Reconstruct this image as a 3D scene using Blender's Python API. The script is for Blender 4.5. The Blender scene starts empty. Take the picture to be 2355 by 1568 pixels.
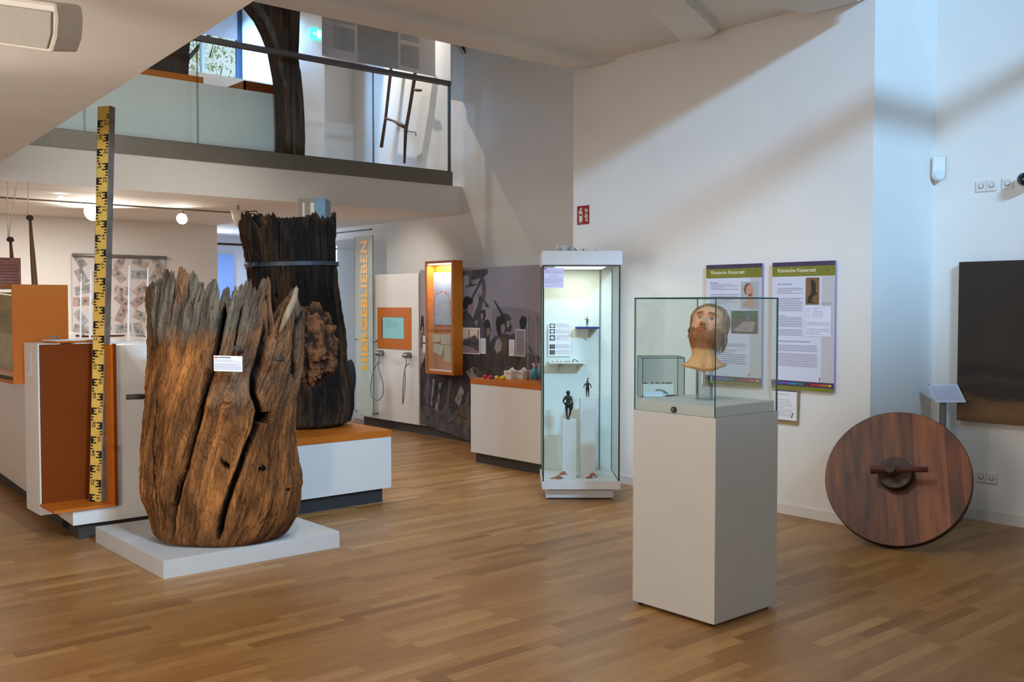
import bpy, bmesh, math, random
import numpy as np
from math import sin, cos, pi, radians, atan, hypot, sqrt
from mathutils import Vector, Matrix
random.seed(7); RNG = np.random.RandomState(5)
scene = bpy.context.scene
COL = scene.collection
# ------------------------------------------------------------------ camera
FPX, EYE = 2280.0, 1.6
YAW, PITCH = radians(40.7), atan(84/2280)
cam_d = bpy.data.cameras.new('camera'); cam = bpy.data.objects.new('camera', cam_d); COL.objects.link(cam)
cam_d.sensor_width = 36; cam_d.lens = FPX/2355*36; cam_d.clip_start = .05; cam_d.clip_end = 200
cam.location = (0, 0, EYE); cam.rotation_euler = (pi/2-PITCH, 0, -YAW)
scene.camera = cam
scene.view_settings.view_transform = 'Standard'; scene.view_settings.look = 'None'
scene.view_settings.gamma = 1; scene.view_settings.use_curve_mapping = False
scene.view_settings.exposure = 0.06
# ------------------------------------------------------------------ world and lights
w = bpy.data.worlds.new('world'); scene.world = w; w.use_nodes = True
bg = w.node_tree.nodes['Background']; bg.inputs[0].default_value = (.72, .90, 1, 1); bg.inputs[1].default_value = .9
def area(name, loc, target, size, power, color, size_y=None, spread=180):
    l = bpy.data.lights.new(name, 'AREA'); l.energy = power; l.color = color; l.size = size
    if size_y: l.shape = 'RECTANGLE'; l.size_y = size_y
    l.spread = radians(spread)
    o = bpy.data.objects.new(name, l); COL.objects.link(o); o.location = loc
    o.rotation_euler = (Vector(target)-Vector(loc)).to_track_quat('-Z', 'Y').to_euler(); return o
def spot(name, loc, target, power, color, angle, blend=.3, radius=.03):
    l = bpy.data.lights.new(name, 'SPOT'); l.energy = power; l.color = color
    l.spot_size = radians(angle); l.spot_blend = blend; l.shadow_soft_size = radius
    o = bpy.data.objects.new(name, l); COL.objects.link(o); o.location = loc
    o.rotation_euler = (Vector(target)-Vector(loc)).to_track_quat('-Z', 'Y').to_euler(); return o
WARM = (1, .83, .66); NEUT = (1, .95, .89); BLUE = (.33, .64, 1)
area('high_window_daylight', (1.9, -4.6, 6.35), (6.0, 4, 2.2), 1.5, 1020, BLUE, .45)
area('left_side_fill', (-3.2, 2.5, 1.6), (6, 3, 1.2), 2.4, 150, (1, .94, .88), 2.0)  # added area light from the left
area('soffit_fill', (-1.0, 4.6, .5), (-.6, 4.8, 2.6), 1.2, 30, (.94, .96, 1))  # added upward fill that brightens the low soffit; no such lamp stands there
area('hall_fill', (2.7, 3.35, 3.6), (3.4, 3.4, 0), .9, 26, NEUT)  # added overhead fill for the hall, not a fixture
area('hall_fill_far', (4.6, 8.0, 3.9), (4.4, 7.4, 0), 1.2, 24, NEUT, None, 130)  # second added overhead fill, for the far part of the hall
area('under_gallery_lamps', (3.2, 11.4, 2.55), (3.2, 11.6, 0), 2.2, 62, (1, .95, .88), .8)
area('upper_window_daylight', (5.75, 12.66, 5.0), (7.4, 11.4, 4.2), .45, 24, (.20, .50, 1), .9, 120)
area('alcove_daylight', (6.0, 11.7, 5.2), (7.3, 12.0, 4.0), .5, 22, (.22, .52, 1), .4, 90)
area('back_room_daylight', (5.9, 14.4, 2.4), (6.6, 13.2, 1.2), .8, 50, (.66, .80, 1), .4)
area('gallery_fill', (5.2, 10.9, 5.6), (5.2, 10.4, 3.2), 1.2, 16, NEUT)
spot('gallery_track_spot', (6.75, 11.1, 6.05), (7.4, 9.2, 2.7), 240, (1, .95, .88), 76, .25, .02)
spot('gallery_front_fill', (3.4, 6.6, 3.55), (3.5, 9.9, 3.4), 95, (1, .93, .84), 66, 1, .1)  # added spot that brightens the cabinet front behind the gallery glass
spot('trunk_spot', (1.9, 3.0, 3.6), (2.75, 5.9, .95), 125, (1, .92, .80), 40, .6, .06)
spot('wall_wash_spot', (3.4, 5.2, 3.6), (6.5, 4.6, .7), 70, (1, .91, .80), 62, .9, .10)
spot('mural_spot', (5.7, 9.9, 2.6), (7.07, 10.4, 1.7), 50, (1, .95, .88), 70, .7, .05)
spot('speaker_side_spot', (.5, 5.4, 1.9), (.9, 3.2, 2.68), 22, (1, .86, .70), 120, .8, .05)

# ------------------------------------------------------------------ pixel rays on real planes (2355 x 1568)
FW = np.array([sin(YAW)*cos(PITCH), cos(YAW)*cos(PITCH), -sin(PITCH)])
RT = np.array([cos(YAW), -sin(YAW), 0.]); UP = np.cross(RT, FW); CAM = np.array([0, 0, EYE])
FH = np.array([sin(YAW), cos(YAW), 0.])
def ray(x, y): return FW+RT*((x-1177.5)/FPX)-UP*((y-784)/FPX)
def onz(x, y, z=0): r = ray(x, y); return CAM+r*((z-EYE)/r[2])
def onx(x, y, X): r = ray(x, y); return CAM+r*(X/r[0])
def ony(x, y, Y): r = ray(x, y); return CAM+r*(Y/r[1])
def atd(x, y, D): r = ray(x, y); return CAM+r*(D/float(r@FH))     # at horizontal forward distance D
# ------------------------------------------------------------------ materials
def s2l(c):
    return tuple(((v/255)/12.92 if v/255 <= .04045 else ((v/255+.055)/1.055)**2.4) for v in c)
MATS = {}
def nt(m): m.use_nodes = True; return m.node_tree.nodes, m.node_tree.links, m.node_tree.nodes['Principled BSDF']
def mat(name, rgb, rough=.6, var=.04, scale=8, stretch=(1, 1, 1), bump=0, metal=0, spec=.5, emit=0, emitc=None):
    if name in MATS: return MATS[name]
    m = bpy.data.materials.new(name); n, l, b = nt(m); c = s2l(rgb)
    tc = n.new('ShaderNodeTexCoord'); mp = n.new('ShaderNodeMapping'); mp.inputs['Scale'].default_value = stretch
    no = n.new('ShaderNodeTexNoise'); no.inputs['Scale'].default_value = scale; no.inputs['Detail'].default_value = 4
    l.new(tc.outputs['Object'], mp.inputs[0]); l.new(mp.outputs[0], no.inputs['Vector'])
    r = n.new('ShaderNodeValToRGB'); r.color_ramp.elements[0].position = .3; r.color_ramp.elements[1].position = .7
    r.color_ramp.elements[0].color = (*[max(0, v*(1-var*2)) for v in c], 1); r.color_ramp.elements[1].color = (*[min(1, v*(1+var)) for v in c], 1)
    l.new(no.outputs['Fac'], r.inputs[0]); l.new(r.outputs[0], b.inputs['Base Color'])
    b.inputs['Roughness'].default_value = rough; b.inputs['Metallic'].default_value = metal
    b.inputs['Specular IOR Level'].default_value = spec
    if bump:
        bp = n.new('ShaderNodeBump'); bp.inputs['Strength'].default_value = bump; bp.inputs['Distance'].default_value = .01
        l.new(no.outputs['Fac'], bp.inputs['Height']); l.new(bp.outputs[0], b.inputs['Normal'])
    if emit: b.inputs['Emission Color'].default_value = (*s2l(emitc or rgb), 1); b.inputs['Emission Strength'].default_value = emit
    MATS[name] = m; return m
def glass(name, tint=(.965, .988, .978), gloss=.16, fade=0):
    if name in MATS: return MATS[name]
    m = bpy.data.materials.new(name); n, l, b = nt(m); n.remove(b)
    o = n['Material Output']; t = n.new('ShaderNodeBsdfTransparent'); t.inputs[0].default_value = (*tint, 1)
    g = n.new('ShaderNodeBsdfGlossy'); g.inputs['Roughness'].default_value = .02; g.inputs[0].default_value = (.9, .97, .95, 1)
    f = n.new('ShaderNodeFresnel'); f.inputs[0].default_value = 1.45; mu = n.new('ShaderNodeMath'); mu.operation = 'MULTIPLY'; mu.inputs[1].default_value = gloss
    x = n.new('ShaderNodeMixShader'); l.new(f.outputs[0], mu.inputs[0]); l.new(mu.outputs[0], x.inputs[0])
    l.new(t.outputs[0], x.inputs[1]); l.new(g.outputs[0], x.inputs[2]); last = x
    if fade:
        d = n.new('ShaderNodeBsdfDiffuse'); d.inputs[0].default_value = (.78, .84, .80, 1); x2 = n.new('ShaderNodeMixShader')
        x2.inputs[0].default_value = fade; l.new(x.outputs[0], x2.inputs[1]); l.new(d.outputs[0], x2.inputs[2]); last = x2
    l.new(last.outputs[0], o.inputs[0]); MATS[name] = m; return m
def attrmat(name, rough=.8, bump=.5, bscale=60, stretch=(1, 1, .15), spec=.25, sub=0, crackle=0, cst=(1, 1, .3)):
    if name in MATS: return MATS[name]
    m = bpy.data.materials.new(name); n, l, b = nt(m)
    a = n.new('ShaderNodeAttribute'); a.attribute_name = 'Col'
    tc = n.new('ShaderNodeTexCoord'); mp = n.new('ShaderNodeMapping'); mp.inputs['Scale'].default_value = stretch
    no = n.new('ShaderNodeTexNoise'); no.inputs['Scale'].default_value = bscale; no.inputs['Detail'].default_value = 6
    l.new(tc.outputs['Object'], mp.inputs[0]); l.new(mp.outputs[0], no.inputs['Vector'])
    r = n.new('ShaderNodeMapRange'); r.inputs[3].default_value = .62; r.inputs[4].default_value = 1.3; l.new(no.outputs['Fac'], r.inputs[0])
    if bump < .2: r.inputs[3].default_value = .94; r.inputs[4].default_value = 1.06
    mx = n.new('ShaderNodeVectorMath'); mx.operation = 'SCALE'; l.new(a.outputs['Color'], mx.inputs[0]); l.new(r.outputs[0], mx.inputs['Scale'])
    src = mx.outputs[0]; hsrc = no.outputs['Fac']
    if crackle:
        m2 = n.new('ShaderNodeMapping'); m2.inputs['Scale'].default_value = cst; wv_ = n.new('ShaderNodeVectorMath'); wv_.operation = 'MULTIPLY_ADD'; wv_.inputs[1].default_value = (.05, .05, .16)
        l.new(no.outputs['Color'], wv_.inputs[0]); l.new(tc.outputs['Object'], wv_.inputs[2]); l.new(wv_.outputs[0], m2.inputs[0])
        vo = n.new('ShaderNodeTexVoronoi'); vo.feature = 'DISTANCE_TO_EDGE'; vo.inputs['Scale'].default_value = crackle; l.new(m2.outputs[0], vo.inputs['Vector'])
        e_ = n.new('ShaderNodeMapRange'); e_.inputs[1].default_value = 0; e_.inputs[2].default_value = .045; e_.inputs[3].default_value = .50; e_.inputs[4].default_value = 1; l.new(vo.outputs['Distance'], e_.inputs[0])
        m3 = n.new('ShaderNodeVectorMath'); m3.operation = 'SCALE'; l.new(src, m3.inputs[0]); l.new(e_.outputs[0], m3.inputs['Scale']); src = m3.outputs[0]
        h_ = n.new('ShaderNodeMath'); h_.operation = 'MULTIPLY_ADD'; h_.inputs[1].default_value = .5; l.new(e_.outputs[0], h_.inputs[0]); l.new(no.outputs['Fac'], h_.inputs[2]); hsrc = h_.outputs[0]
    l.new(src, b.inputs['Base Color']); b.inputs['Roughness'].default_value = rough; b.inputs['Specular IOR Level'].default_value = spec
    bp = n.new('ShaderNodeBump'); bp.inputs['Strength'].default_value = bump; bp.inputs['Distance'].default_value = .006
    l.new(hsrc, bp.inputs['Height']); l.new(bp.outputs[0], b.inputs['Normal'])
    if sub: b.inputs['Subsurface Weight'].default_value = sub; b.inputs['Subsurface Radius'].default_value = (.01, .004, .002)
    MATS[name] = m; return m
def parquet():
    m = bpy.data.materials.new('oak_parquet'); n, l, b = nt(m)
    def M(op, a=None, c=None, v=None):
        q = n.new('ShaderNodeMath'); q.operation = op
        if a is not None: l.new(a, q.inputs[0])
        if c is not None: l.new(c, q.inputs[1])
        if v is not None: q.inputs[1].default_value = v
        return q.outputs[0]
    tc = n.new('ShaderNodeTexCoord'); sx = n.new('ShaderNodeSeparateXYZ'); l.new(tc.outputs['Object'], sx.inputs[0])
    row = M('FLOOR', M('DIVIDE', sx.outputs['Y'], v=.072))
    wn = n.new('ShaderNodeTexWhiteNoise'); wn.noise_dimensions = '1D'; l.new(row, wn.inputs['W'])
    L = .62
    xx = M('DIVIDE', M('ADD', sx.outputs['X'], M('MULTIPLY', wn.outputs['Value'], v=7.3)), v=L)
    cell = M('FLOOR', xx)
    cb = n.new('ShaderNodeCombineXYZ'); l.new(row, cb.inputs[0]); l.new(cell, cb.inputs[1])
    w2 = n.new('ShaderNodeTexWhiteNoise'); w2.noise_dimensions = '2D'; l.new(cb.outputs[0], w2.inputs['Vector'])
    rp = n.new('ShaderNodeValToRGB'); e = rp.color_ramp.elements
    e[0].position = 0; e[0].color = (*s2l((142, 98, 54)), 1); e[1].position = 1; e[1].color = (*s2l((182, 138, 84)), 1)
    for p, c in ((.12, (155, 109, 61)), (.5, (164, 118, 68)), (.85, (171, 126, 75))):
        q = e.new(p); q.color = (*s2l(c), 1)
    l.new(w2.outputs['Value'], rp.inputs[0])
    # grain: noise stretched along the board, shifted per board
    mp = n.new('ShaderNodeMapping'); mp.inputs['Scale'].default_value = (2.2, 38, 1)
    ad = n.new('ShaderNodeVectorMath'); ad.operation = 'ADD'
    sc = n.new('ShaderNodeVectorMath'); sc.operation = 'SCALE'; sc.inputs['Scale'].default_value = 3.0
    l.new(w2.outputs['Color'], sc.inputs[0]); l.new(tc.outputs['Object'], ad.inputs[0]); l.new(sc.outputs[0], ad.inputs[1])
    l.new(ad.outputs[0], mp.inputs[0])
    no = n.new('ShaderNodeTexNoise'); no.inputs['Scale'].default_value = 1.6; no.inputs['Detail'].default_value = 7; no.inputs['Roughness'].default_value = .62
    l.new(mp.outputs[0], no.inputs['Vector'])
    mr = n.new('ShaderNodeMapRange'); mr.inputs[1].default_value = .3; mr.inputs[2].default_value = .7; mr.inputs[3].default_value = .80; mr.inputs[4].default_value = 1.12
    l.new(no.outputs['Fac'], mr.inputs[0])
    vs = n.new('ShaderNodeVectorMath'); vs.operation = 'SCALE'; l.new(rp.outputs[0], vs.inputs[0]); l.new(mr.outputs[0], vs.inputs['Scale'])
    # fine joints
    fy = M('FRACT', M('DIVIDE', sx.outputs['Y'], v=.072)); fx = M('FRACT', xx)
    j = M('MINIMUM', M('GREATER_THAN', fy, v=.025), M('GREATER_THAN', fx, v=.004))
    jm = n.new('ShaderNodeMapRange'); jm.inputs[3].default_value = .72; l.new(j, jm.inputs[0])
    v2 = n.new('ShaderNodeVectorMath'); v2.operation = 'SCALE'; l.new(vs.outputs[0], v2.inputs[0]); l.new(jm.outputs[0], v2.inputs['Scale'])
    l.new(v2.outputs[0], b.inputs['Base Color']); b.inputs['Roughness'].default_value = .36; b.inputs['Specular IOR Level'].default_value = .35
    bp = n.new('ShaderNodeBump'); bp.inputs['Strength'].default_value = .12; bp.inputs['Distance'].default_value = .004
    l.new(no.outputs['Fac'], bp.inputs['Height']); l.new(bp.outputs[0], b.inputs['Normal'])
    return m
WALL = mat('plaster_white', (232, 229, 224), .85, .012, 3, bump=.03)
CEIL = mat('ceiling_plaster', (222, 219, 211), .9, .02, 2)
WHITE = mat('white_laminate', (226, 222, 216), .38, .01, 4)
GREYW = mat('light_grey_lacquer', (205, 205, 202), .5, .01, 4)
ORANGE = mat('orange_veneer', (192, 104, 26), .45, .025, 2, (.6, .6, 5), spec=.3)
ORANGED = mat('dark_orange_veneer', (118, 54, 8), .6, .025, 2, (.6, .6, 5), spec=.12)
KICK = mat('dark_plinth', (62, 57, 52), .6, .03)
BLACK = mat('black', (22, 22, 24), .5)
STEEL = mat('brushed_steel', (150, 148, 142), .35, .05, 20, metal=.8)
GREYM = mat('grey_metal', (122, 118, 108), .5, .03, 10, metal=.3)
PAPER = mat('paper_white', (232, 232, 236), .7, .005)
INK = mat('grey_print', (172, 170, 182), .8, .02)
GL = glass('clear_glass'); GEDGE = mat('glass_edge', (14, 70, 66), .2, .02, spec=.6)
ACRYL = glass('acrylic', (.985, .99, .995), .45)
# ------------------------------------------------------------------ mesh helpers
def wl(o):
    v = Vector((0, 0, 0))
    while o: v = v+Vector(o.location); o = o.parent
    return v
def link(name, me, parent=None, label=None, cat=None, group=None, kind=None, origin=None, smooth=False):
    o = bpy.data.objects.new(name, me); COL.objects.link(o)
    if parent is not None: o.parent = parent; off = wl(parent)
    else:
        if origin is None:
            co = np.empty(len(me.vertices)*3); me.vertices.foreach_get('co', co); co = co.reshape(-1, 3)
            mn, mx = co.min(0), co.max(0); origin = ((mn[0]+mx[0])/2, (mn[1]+mx[1])/2, mn[2])
        off = Vector(origin); o.location = off
    me.transform(Matrix.Translation(-off))
    if smooth:
        me.polygons.foreach_set('use_smooth', [True]*len(me.polygons))
    tag(o, label, cat, group, kind); return o
def tag(o, label=None, cat=None, group=None, kind=None):
    if label: o['label'] = label
    if cat: o['category'] = cat
    if group: o['group'] = group
    if kind: o['kind'] = kind
    return o
def empty(name, loc, label, cat, group=None):
    o = bpy.data.objects.new(name, None); COL.objects.link(o); o.location = loc; o.empty_display_size = .1
    return tag(o, label, cat, group)
class MB:
    def __init__(s, T=None): s.v = []; s.f = []; s.m = []; s.sm = []; s.T = T; s.mats = []
    def mi(s, m):
        if m not in s.mats: s.mats.append(m)
        return s.mats.index(m)
    def add(s, vs, fs, m, smooth=False):
        k = len(s.v)
        s.v += [tuple(s.T @ Vector(p)) if s.T is not None else tuple(p) for p in vs]
        i = s.mi(m); s.f += [tuple(a+k for a in f) for f in fs]; s.m += [i]*len(fs); s.sm += [smooth]*len(fs); return s
    def box(s, x0, x1, y0, y1, z0, z1, m):
        vs = [(x, y, z) for z in (z0, z1) for y in (y0, y1) for x in (x0, x1)]
        return s.add(vs, [(0, 2, 3, 1), (4, 5, 7, 6), (0, 1, 5, 4), (2, 6, 7, 3), (0, 4, 6, 2), (1, 3, 7, 5)], m)
    def prism(s, poly, vec, m):       # planar 3D polygon swept along vec
        n = len(poly); vec = np.array(vec); vs = [tuple(p) for p in poly]+[tuple(np.array(p)+vec) for p in poly]
        return s.add(vs, [tuple(range(n)), tuple(range(2*n-1, n-1, -1))]+[(i, (i+1) % n, n+(i+1) % n, n+i) for i in range(n)][::1], m)
    def tube(s, pts, r, m, n=10, cap=True):
        pts = [np.array(p, float) for p in pts]; rs = r if hasattr(r, '__len__') else [r]*len(pts)
        vs = []; u = None
        for i, p in enumerate(pts):
            t = pts[min(i+1, len(pts)-1)]-pts[max(i-1, 0)]; t = t/(np.linalg.norm(t)+1e-9)
            if u is None: a = np.array([0, 0, 1.]) if abs(t[2]) < .9 else np.array([1., 0, 0]); u = np.cross(t, a)
            u = u-t*(u@t); u /= np.linalg.norm(u); v = np.cross(t, u)
            vs += [tuple(p+rs[i]*(cos(2*pi*k/n)*u+sin(2*pi*k/n)*v)) for k in range(n)]
        fs = [(i*n+k, i*n+(k+1) % n, (i+1)*n+(k+1) % n, (i+1)*n+k) for i in range(len(pts)-1) for k in range(n)]
        s.add(vs, fs, m, True)
        if cap: s.add(vs[:n], [tuple(range(n))[::-1]], m); s.add(vs[-n:], [tuple(range(n))], m)
        return s
    def ball(s, c, r, m, n=16, k=10):
        rr = r if hasattr(r, '__len__') else (r, r, r); vs = []
        for i in range(k+1):
            a = pi*i/k
            for j in range(n): b = 2*pi*j/n; vs.append((c[0]+rr[0]*sin(a)*cos(b), c[1]+rr[1]*sin(a)*sin(b), c[2]+rr[2]*cos(a)))
        return s.add(vs, [(i*n+j, (i+1)*n+j, (i+1)*n+(j+1) % n, i*n+(j+1) % n) for i in range(k) for j in range(n)], m, True)
    def build(s, name, parent=None, label=None, cat=None, group=None, kind=None, origin=None, bevel=0):
        me = bpy.data.meshes.new(name); me.from_pydata(s.v, [], s.f)
        for m in s.mats: me.materials.append(m)
        me.polygons.foreach_set('material_index', s.m); me.polygons.foreach_set('use_smooth', s.sm)
        bm = bmesh.new(); bm.from_mesh(me); bmesh.ops.remove_doubles(bm, verts=bm.verts, dist=1e-6) if bevel or any(s.sm) else None
        bmesh.ops.recalc_face_normals(bm, faces=bm.faces); bm.to_mesh(me); bm.free(); me.update()
        o = link(name, me, parent, label, cat, group, kind, origin)
        if bevel:
            b = o.modifiers.new('bevel', 'BEVEL'); b.width = bevel; b.segments = 2; b.limit_method = 'ANGLE'
        return o
def frame(o, ang):   # local frame: x right, y away, rotated by ang about z at o
    return Matrix.Translation(Vector(o)) @ Matrix.Rotation(ang, 4, 'Z')
def text_geo(body, size=1, bold=0.0, align='LEFT', spacing=1.0):
    c = bpy.data.curves.new('t', 'FONT'); c.body = body; c.size = size; c.offset = bold; c.align_x = align; c.resolution_u = 2; c.space_character = spacing
    o = bpy.data.objects.new('t', c); COL.objects.link(o)
    me = o.to_mesh(); vs = [tuple(v.co) for v in me.vertices]; fs = [tuple(p.vertices) for p in me.polygons]
    o.to_mesh_clear(); bpy.data.objects.remove(o); bpy.data.curves.remove(c); return vs, fs
def add_text(mb, body, O, ax, ay, size, m, bold=0, align='LEFT', spacing=1.0):
    vs, fs = text_geo(body, size, bold, align, spacing); O, ax, ay = map(np.array, (O, ax, ay))
    mb.add([tuple(O+ax*v[0]+ay*v[1]) for v in vs], fs, m)
# flat printed sheet: plane origin O (lower left), unit axes ax (right) ay (up), nrm towards viewer
class Sheet:
    def __init__(s, O, ax, ay, W, H, th, body, edge=None):
        s.O, s.ax, s.ay = map(lambda a: np.array(a, float), (O, ax, ay)); s.n = np.cross(s.ax, s.ay); s.W, s.H = W, H
        s.mb = MB(); s.k = 0
        P = [s.O, s.O+s.ax*W, s.O+s.ax*W+s.ay*H, s.O+s.ay*H]
        s.mb.prism(P, s.n*-th, edge or body); s.quad(0, 0, W, H, body)
    cnt = 0
    def pt(s, a, b): return tuple(s.O+s.ax*a+s.ay*b+s.n*(.0006*s.k+.0004+.00007*s.cnt))
    def quad(s, a0, b0, a1, b1, m, k=None): s.poly([(a0, b0), (a1, b0), (a1, b1), (a0, b1)], m, k)
    def poly(s, pts, m, k=None):
        s.k = k if k is not None else s.k; s.cnt += 0 if s.inl else 1
        s.mb.add([s.pt(a, b) for a, b in pts], [tuple(range(len(pts)))], m)
    def text(s, body, a, b, size, m, bold=0, align='LEFT', k=4): s.k = k; add_text(s.mb, body, s.pt(a, b), s.ax, s.ay, size, m, bold, align)
    def lines(s, a0, a1, b1, b0, n, m, th=.35, gap=(), k=3):
        st = (b1-b0)/n; s.cnt += 1; s.inl = True
        for i in range(n):
            if i in gap: continue
            e = a1 if random.random() < .8 else a0+(a1-a0)*random.uniform(.3, .9)
            s.quad(a0, b1-st*i-st*th*.75, e, b1-st*i, m, k)
        s.inl = False
    inl = False
    def build(s, *a, **kw): return s.mb.build(*a, **kw)
# value noise
class Noise:
    def __init__(s, seed): s.g = np.random.RandomState(seed).rand(256, 256)
    def __call__(s, x, y):
        x = np.asarray(x, float); y = np.asarray(y, float); xi = np.floor(x).astype(int); yi = np.floor(y).astype(int)
        fx = x-xi; fy = y-yi; fx = fx*fx*(3-2*fx); fy = fy*fy*(3-2*fy); g = s.g
        a = g[xi % 256, yi % 256]; b = g[(xi+1) % 256, yi % 256]; c = g[xi % 256, (yi+1) % 256]; d = g[(xi+1) % 256, (yi+1) % 256]
        return (a*(1-fx)+b*fx)*(1-fy)+(c*(1-fx)+d*fx)*fy-.5
    def f(s, x, y, o=4):
        t = 0; a = 1
        for i in range(o): t = t+a*s(x*2**i+17*i, y*2**i+31*i); a *= .55
        return t
def grid_mesh(name, V, nu, nv, colr=None, wrap=True, flip=False, mask=None):
    """V: (nv, nu, 3) array, rows nv; optional colour (nv, nu, 3) linear; mask (nv-1, nu) of faces kept"""
    jj, ii = np.meshgrid(np.arange(nu if wrap else nu-1), np.arange(nv-1)); j2 = (jj+1) % nu
    F = np.stack([ii*nu+jj, ii*nu+j2, (ii+1)*nu+j2, (ii+1)*nu+jj], -1)
    if mask is not None: F = F[mask[:, :F.shape[1]]]
    F = F.reshape(-1, 4)
    if flip: F = F[:, ::-1]
    me = bpy.data.meshes.new(name); co = V.reshape(-1, 3)
    me.vertices.add(len(co)); me.vertices.foreach_set('co', co.ravel().astype(np.float32))
    me.loops.add(F.size); me.loops.foreach_set('vertex_index', F.ravel().astype(np.int32))
    me.polygons.add(len(F)); me.polygons.foreach_set('loop_start', (np.arange(len(F))*4).astype(np.int32))
    try: me.polygons.foreach_set('loop_total', np.full(len(F), 4, np.int32))
    except Exception: pass
    me.update(calc_edges=True); me.validate()
    if colr is not None:
        at = me.color_attributes.new('Col', 'FLOAT_COLOR', 'POINT')
        c = np.ones((len(me.vertices), 4), np.float32); c[:, :3] = colr.reshape(-1, 3); at.data.foreach_set('color', c.ravel())
    return me
def smooth(P, n=6):
    P = [np.array(p, float) for p in P]; Q = [2*P[0]-P[1]]+P+[2*P[-1]-P[-2]]; out = []
    for i in range(1, len(Q)-2):
        for k in range(n):
            t = k/n; out.append(.5*(2*Q[i]+(Q[i+1]-Q[i-1])*t+(2*Q[i-1]-5*Q[i]+4*Q[i+1]-Q[i+2])*t*t+(3*Q[i]-Q[i-1]-3*Q[i+1]+Q[i+2])*t**3))
    return out+[P[-1]]
def interp(y, tab): t = np.array(sorted(tab)); return np.interp(y, t[:, 0], t[:, 1])
def glass_box(T, x0, x1, y0, y1, z0, z1, parent, t=.007, top=True, bottom=False, names='glass_pane'):
    """five panes of thick glass; broad faces clear, narrow edges dark green"""
    def pane(a0, a1, b0, b1, c0, c1):
        mb = MB(T); d = (a1-a0, b1-b0, c1-c0); ax = d.index(min(d))
        vs = [(x, y, z) for z in (c0, c1) for y in (b0, b1) for x in (a0, a1)]
        F = {2: [(0, 2, 3, 1), (4, 5, 7, 6)], 1: [(0, 1, 5, 4), (2, 6, 7, 3)], 0: [(0, 4, 6, 2), (1, 3, 7, 5)]}
        for k, fs in F.items(): mb.add(vs, fs, GL if k == ax else GEDGE)
        mb.build(names, parent)
    pane(x0, x1, y0, y0+t, z0, z1-t if top else z1); pane(x0, x1, y1-t, y1, z0, z1-t if top else z1)
    pane(x0, x0+t, y0+t, y1-t, z0, z1-t if top else z1); pane(x1-t, x1, y0+t, y1-t, z0, z1-t if top else z1)
    if top: pane(x0, x1, y0, y1, z1-t, z1)
# ================================================================== the room
def S(name, mb, **k): return mb.build(name, kind='structure', origin=(0, 0, 0), **k)
FLOOR = parquet()
S('floor', MB().box(-4, 9, -4, 16, -.1, 0, FLOOR))
S('wall_right', MB().box(7.4, 7.7, -4, 15.2, 0, 6.6, WALL))
S('wall_centre', MB().box(6.5, 7.4, 3.66, 6.68, 0, 6.6, WALL))
S('wall_upper_pilaster', MB().box(7.23, 7.4, 9.50, 9.53, 4.045, 6.6, WALL))
S('baseboard_centre', MB().box(6.488, 6.5, 3.66, 6.68, 0, .075, WHITE))
S('baseboard_right', MB().box(7.385, 7.4, -4, 3.66, 0, .085, WHITE))
S('baseboard_niche', MB().box(6.488, 7.385, 3.648, 3.66, 0, .08, WHITE))
S('wall_left', MB().box(-4.3, -4, -4, 16, 0, 6.6, WALL))
S('wall_near', MB().box(-4, 7.4, -2.3, -2, 0, 4.72, WALL).box(-4, .3, -2.3, -2, 4.72, 6.6, WALL).box(.3, 5.0, -2.3, -2, 5.95, 6.6, WALL).box(5.0, 7.4, -2.3, -2, 4.72, 5.95, WALL).box(5.0, 7.4, -2.3, -2, 5.95, 6.6, WALL))
S('ceiling_roof', MB().box(-4.3, 7.7, -4.3, 16, 6.6, 6.8, CEIL))
# lower ceiling over the middle bay with its downstand beams
S('ceiling_middle', MB().box(1.6, 6.5, 3.60, 6.46, 3.79, 4.0, CEIL).box(6.5, 7.4, 6.68, 6.70, 3.99, 4.1, CEIL))
S('trim_1', MB().box(1.6, 6.22, 6.19, 6.50, 3.715, 3.80, CEIL).prism([(6.22, 6.19, 3.715), (6.22, 6.19, 3.80), (6.5, 6.15, 3.80), (6.5, 6.15, 3.76)], (0, .35, 0), CEIL).box(6.5, 7.4, 6.70, 6.9, 3.95, 4.6, CEIL), bevel=.004)
S('trim_2', MB().prism([(2.6, 3.55, 3.70), (6.257, 5.187, 3.70), (6.46, 5.12, 3.74), (6.304, 4.88, 3.72), (3.0, 3.45, 3.70)], (0, 0, .095), CEIL), bevel=.006)
S('trim_3', MB().box(3.8, 6.37, 3.70, 4.14, 3.70, 3.79, CEIL), bevel=.006)
S('trim_4', MB().box(1.8, 7.4, .95, 1.04, 4.02, 4.12, CEIL))
# low soffit over the entrance side (edge slightly askew to the hall)
soff = [(1.39, 0), (1.25, -1.99), (-3.99, -1.99), (-3.99, 9.52), (2.09, 9.52), (2.001, 8.32)]
S('ceiling_low', MB().prism([(x, y, 2.68) for x, y in soff], (0, 0, .45), CEIL))
# gallery slab across the hall and everything behind it
S('ceiling_gallery', MB().box(-4, 7.4, 9.52, 15.2, 2.685, 3.02, WALL))
S('trim_gallery_channel', MB().box(1.5, 7.235, 9.50, 9.62, 3.02, 3.185, GREYM))
S('floor_gallery', MB().box(-4, 7.23, 9.62, 15.2, 3.02, 3.10, mat('gallery_floor', (150, 110, 75), .5)))
S('wall_far', MB().box(1.0, 5.84, 13.0, 13.12, 0, 2.685, WALL).box(-4, 1.0, 13.0, 13.12, 0, 2.685, WALL))
S('wall_back', MB().box(-4, 7.4, 15.0, 15.2, 0, 2.685, mat('wall_cool_white', (214, 219, 230), .85, .01)))
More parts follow.
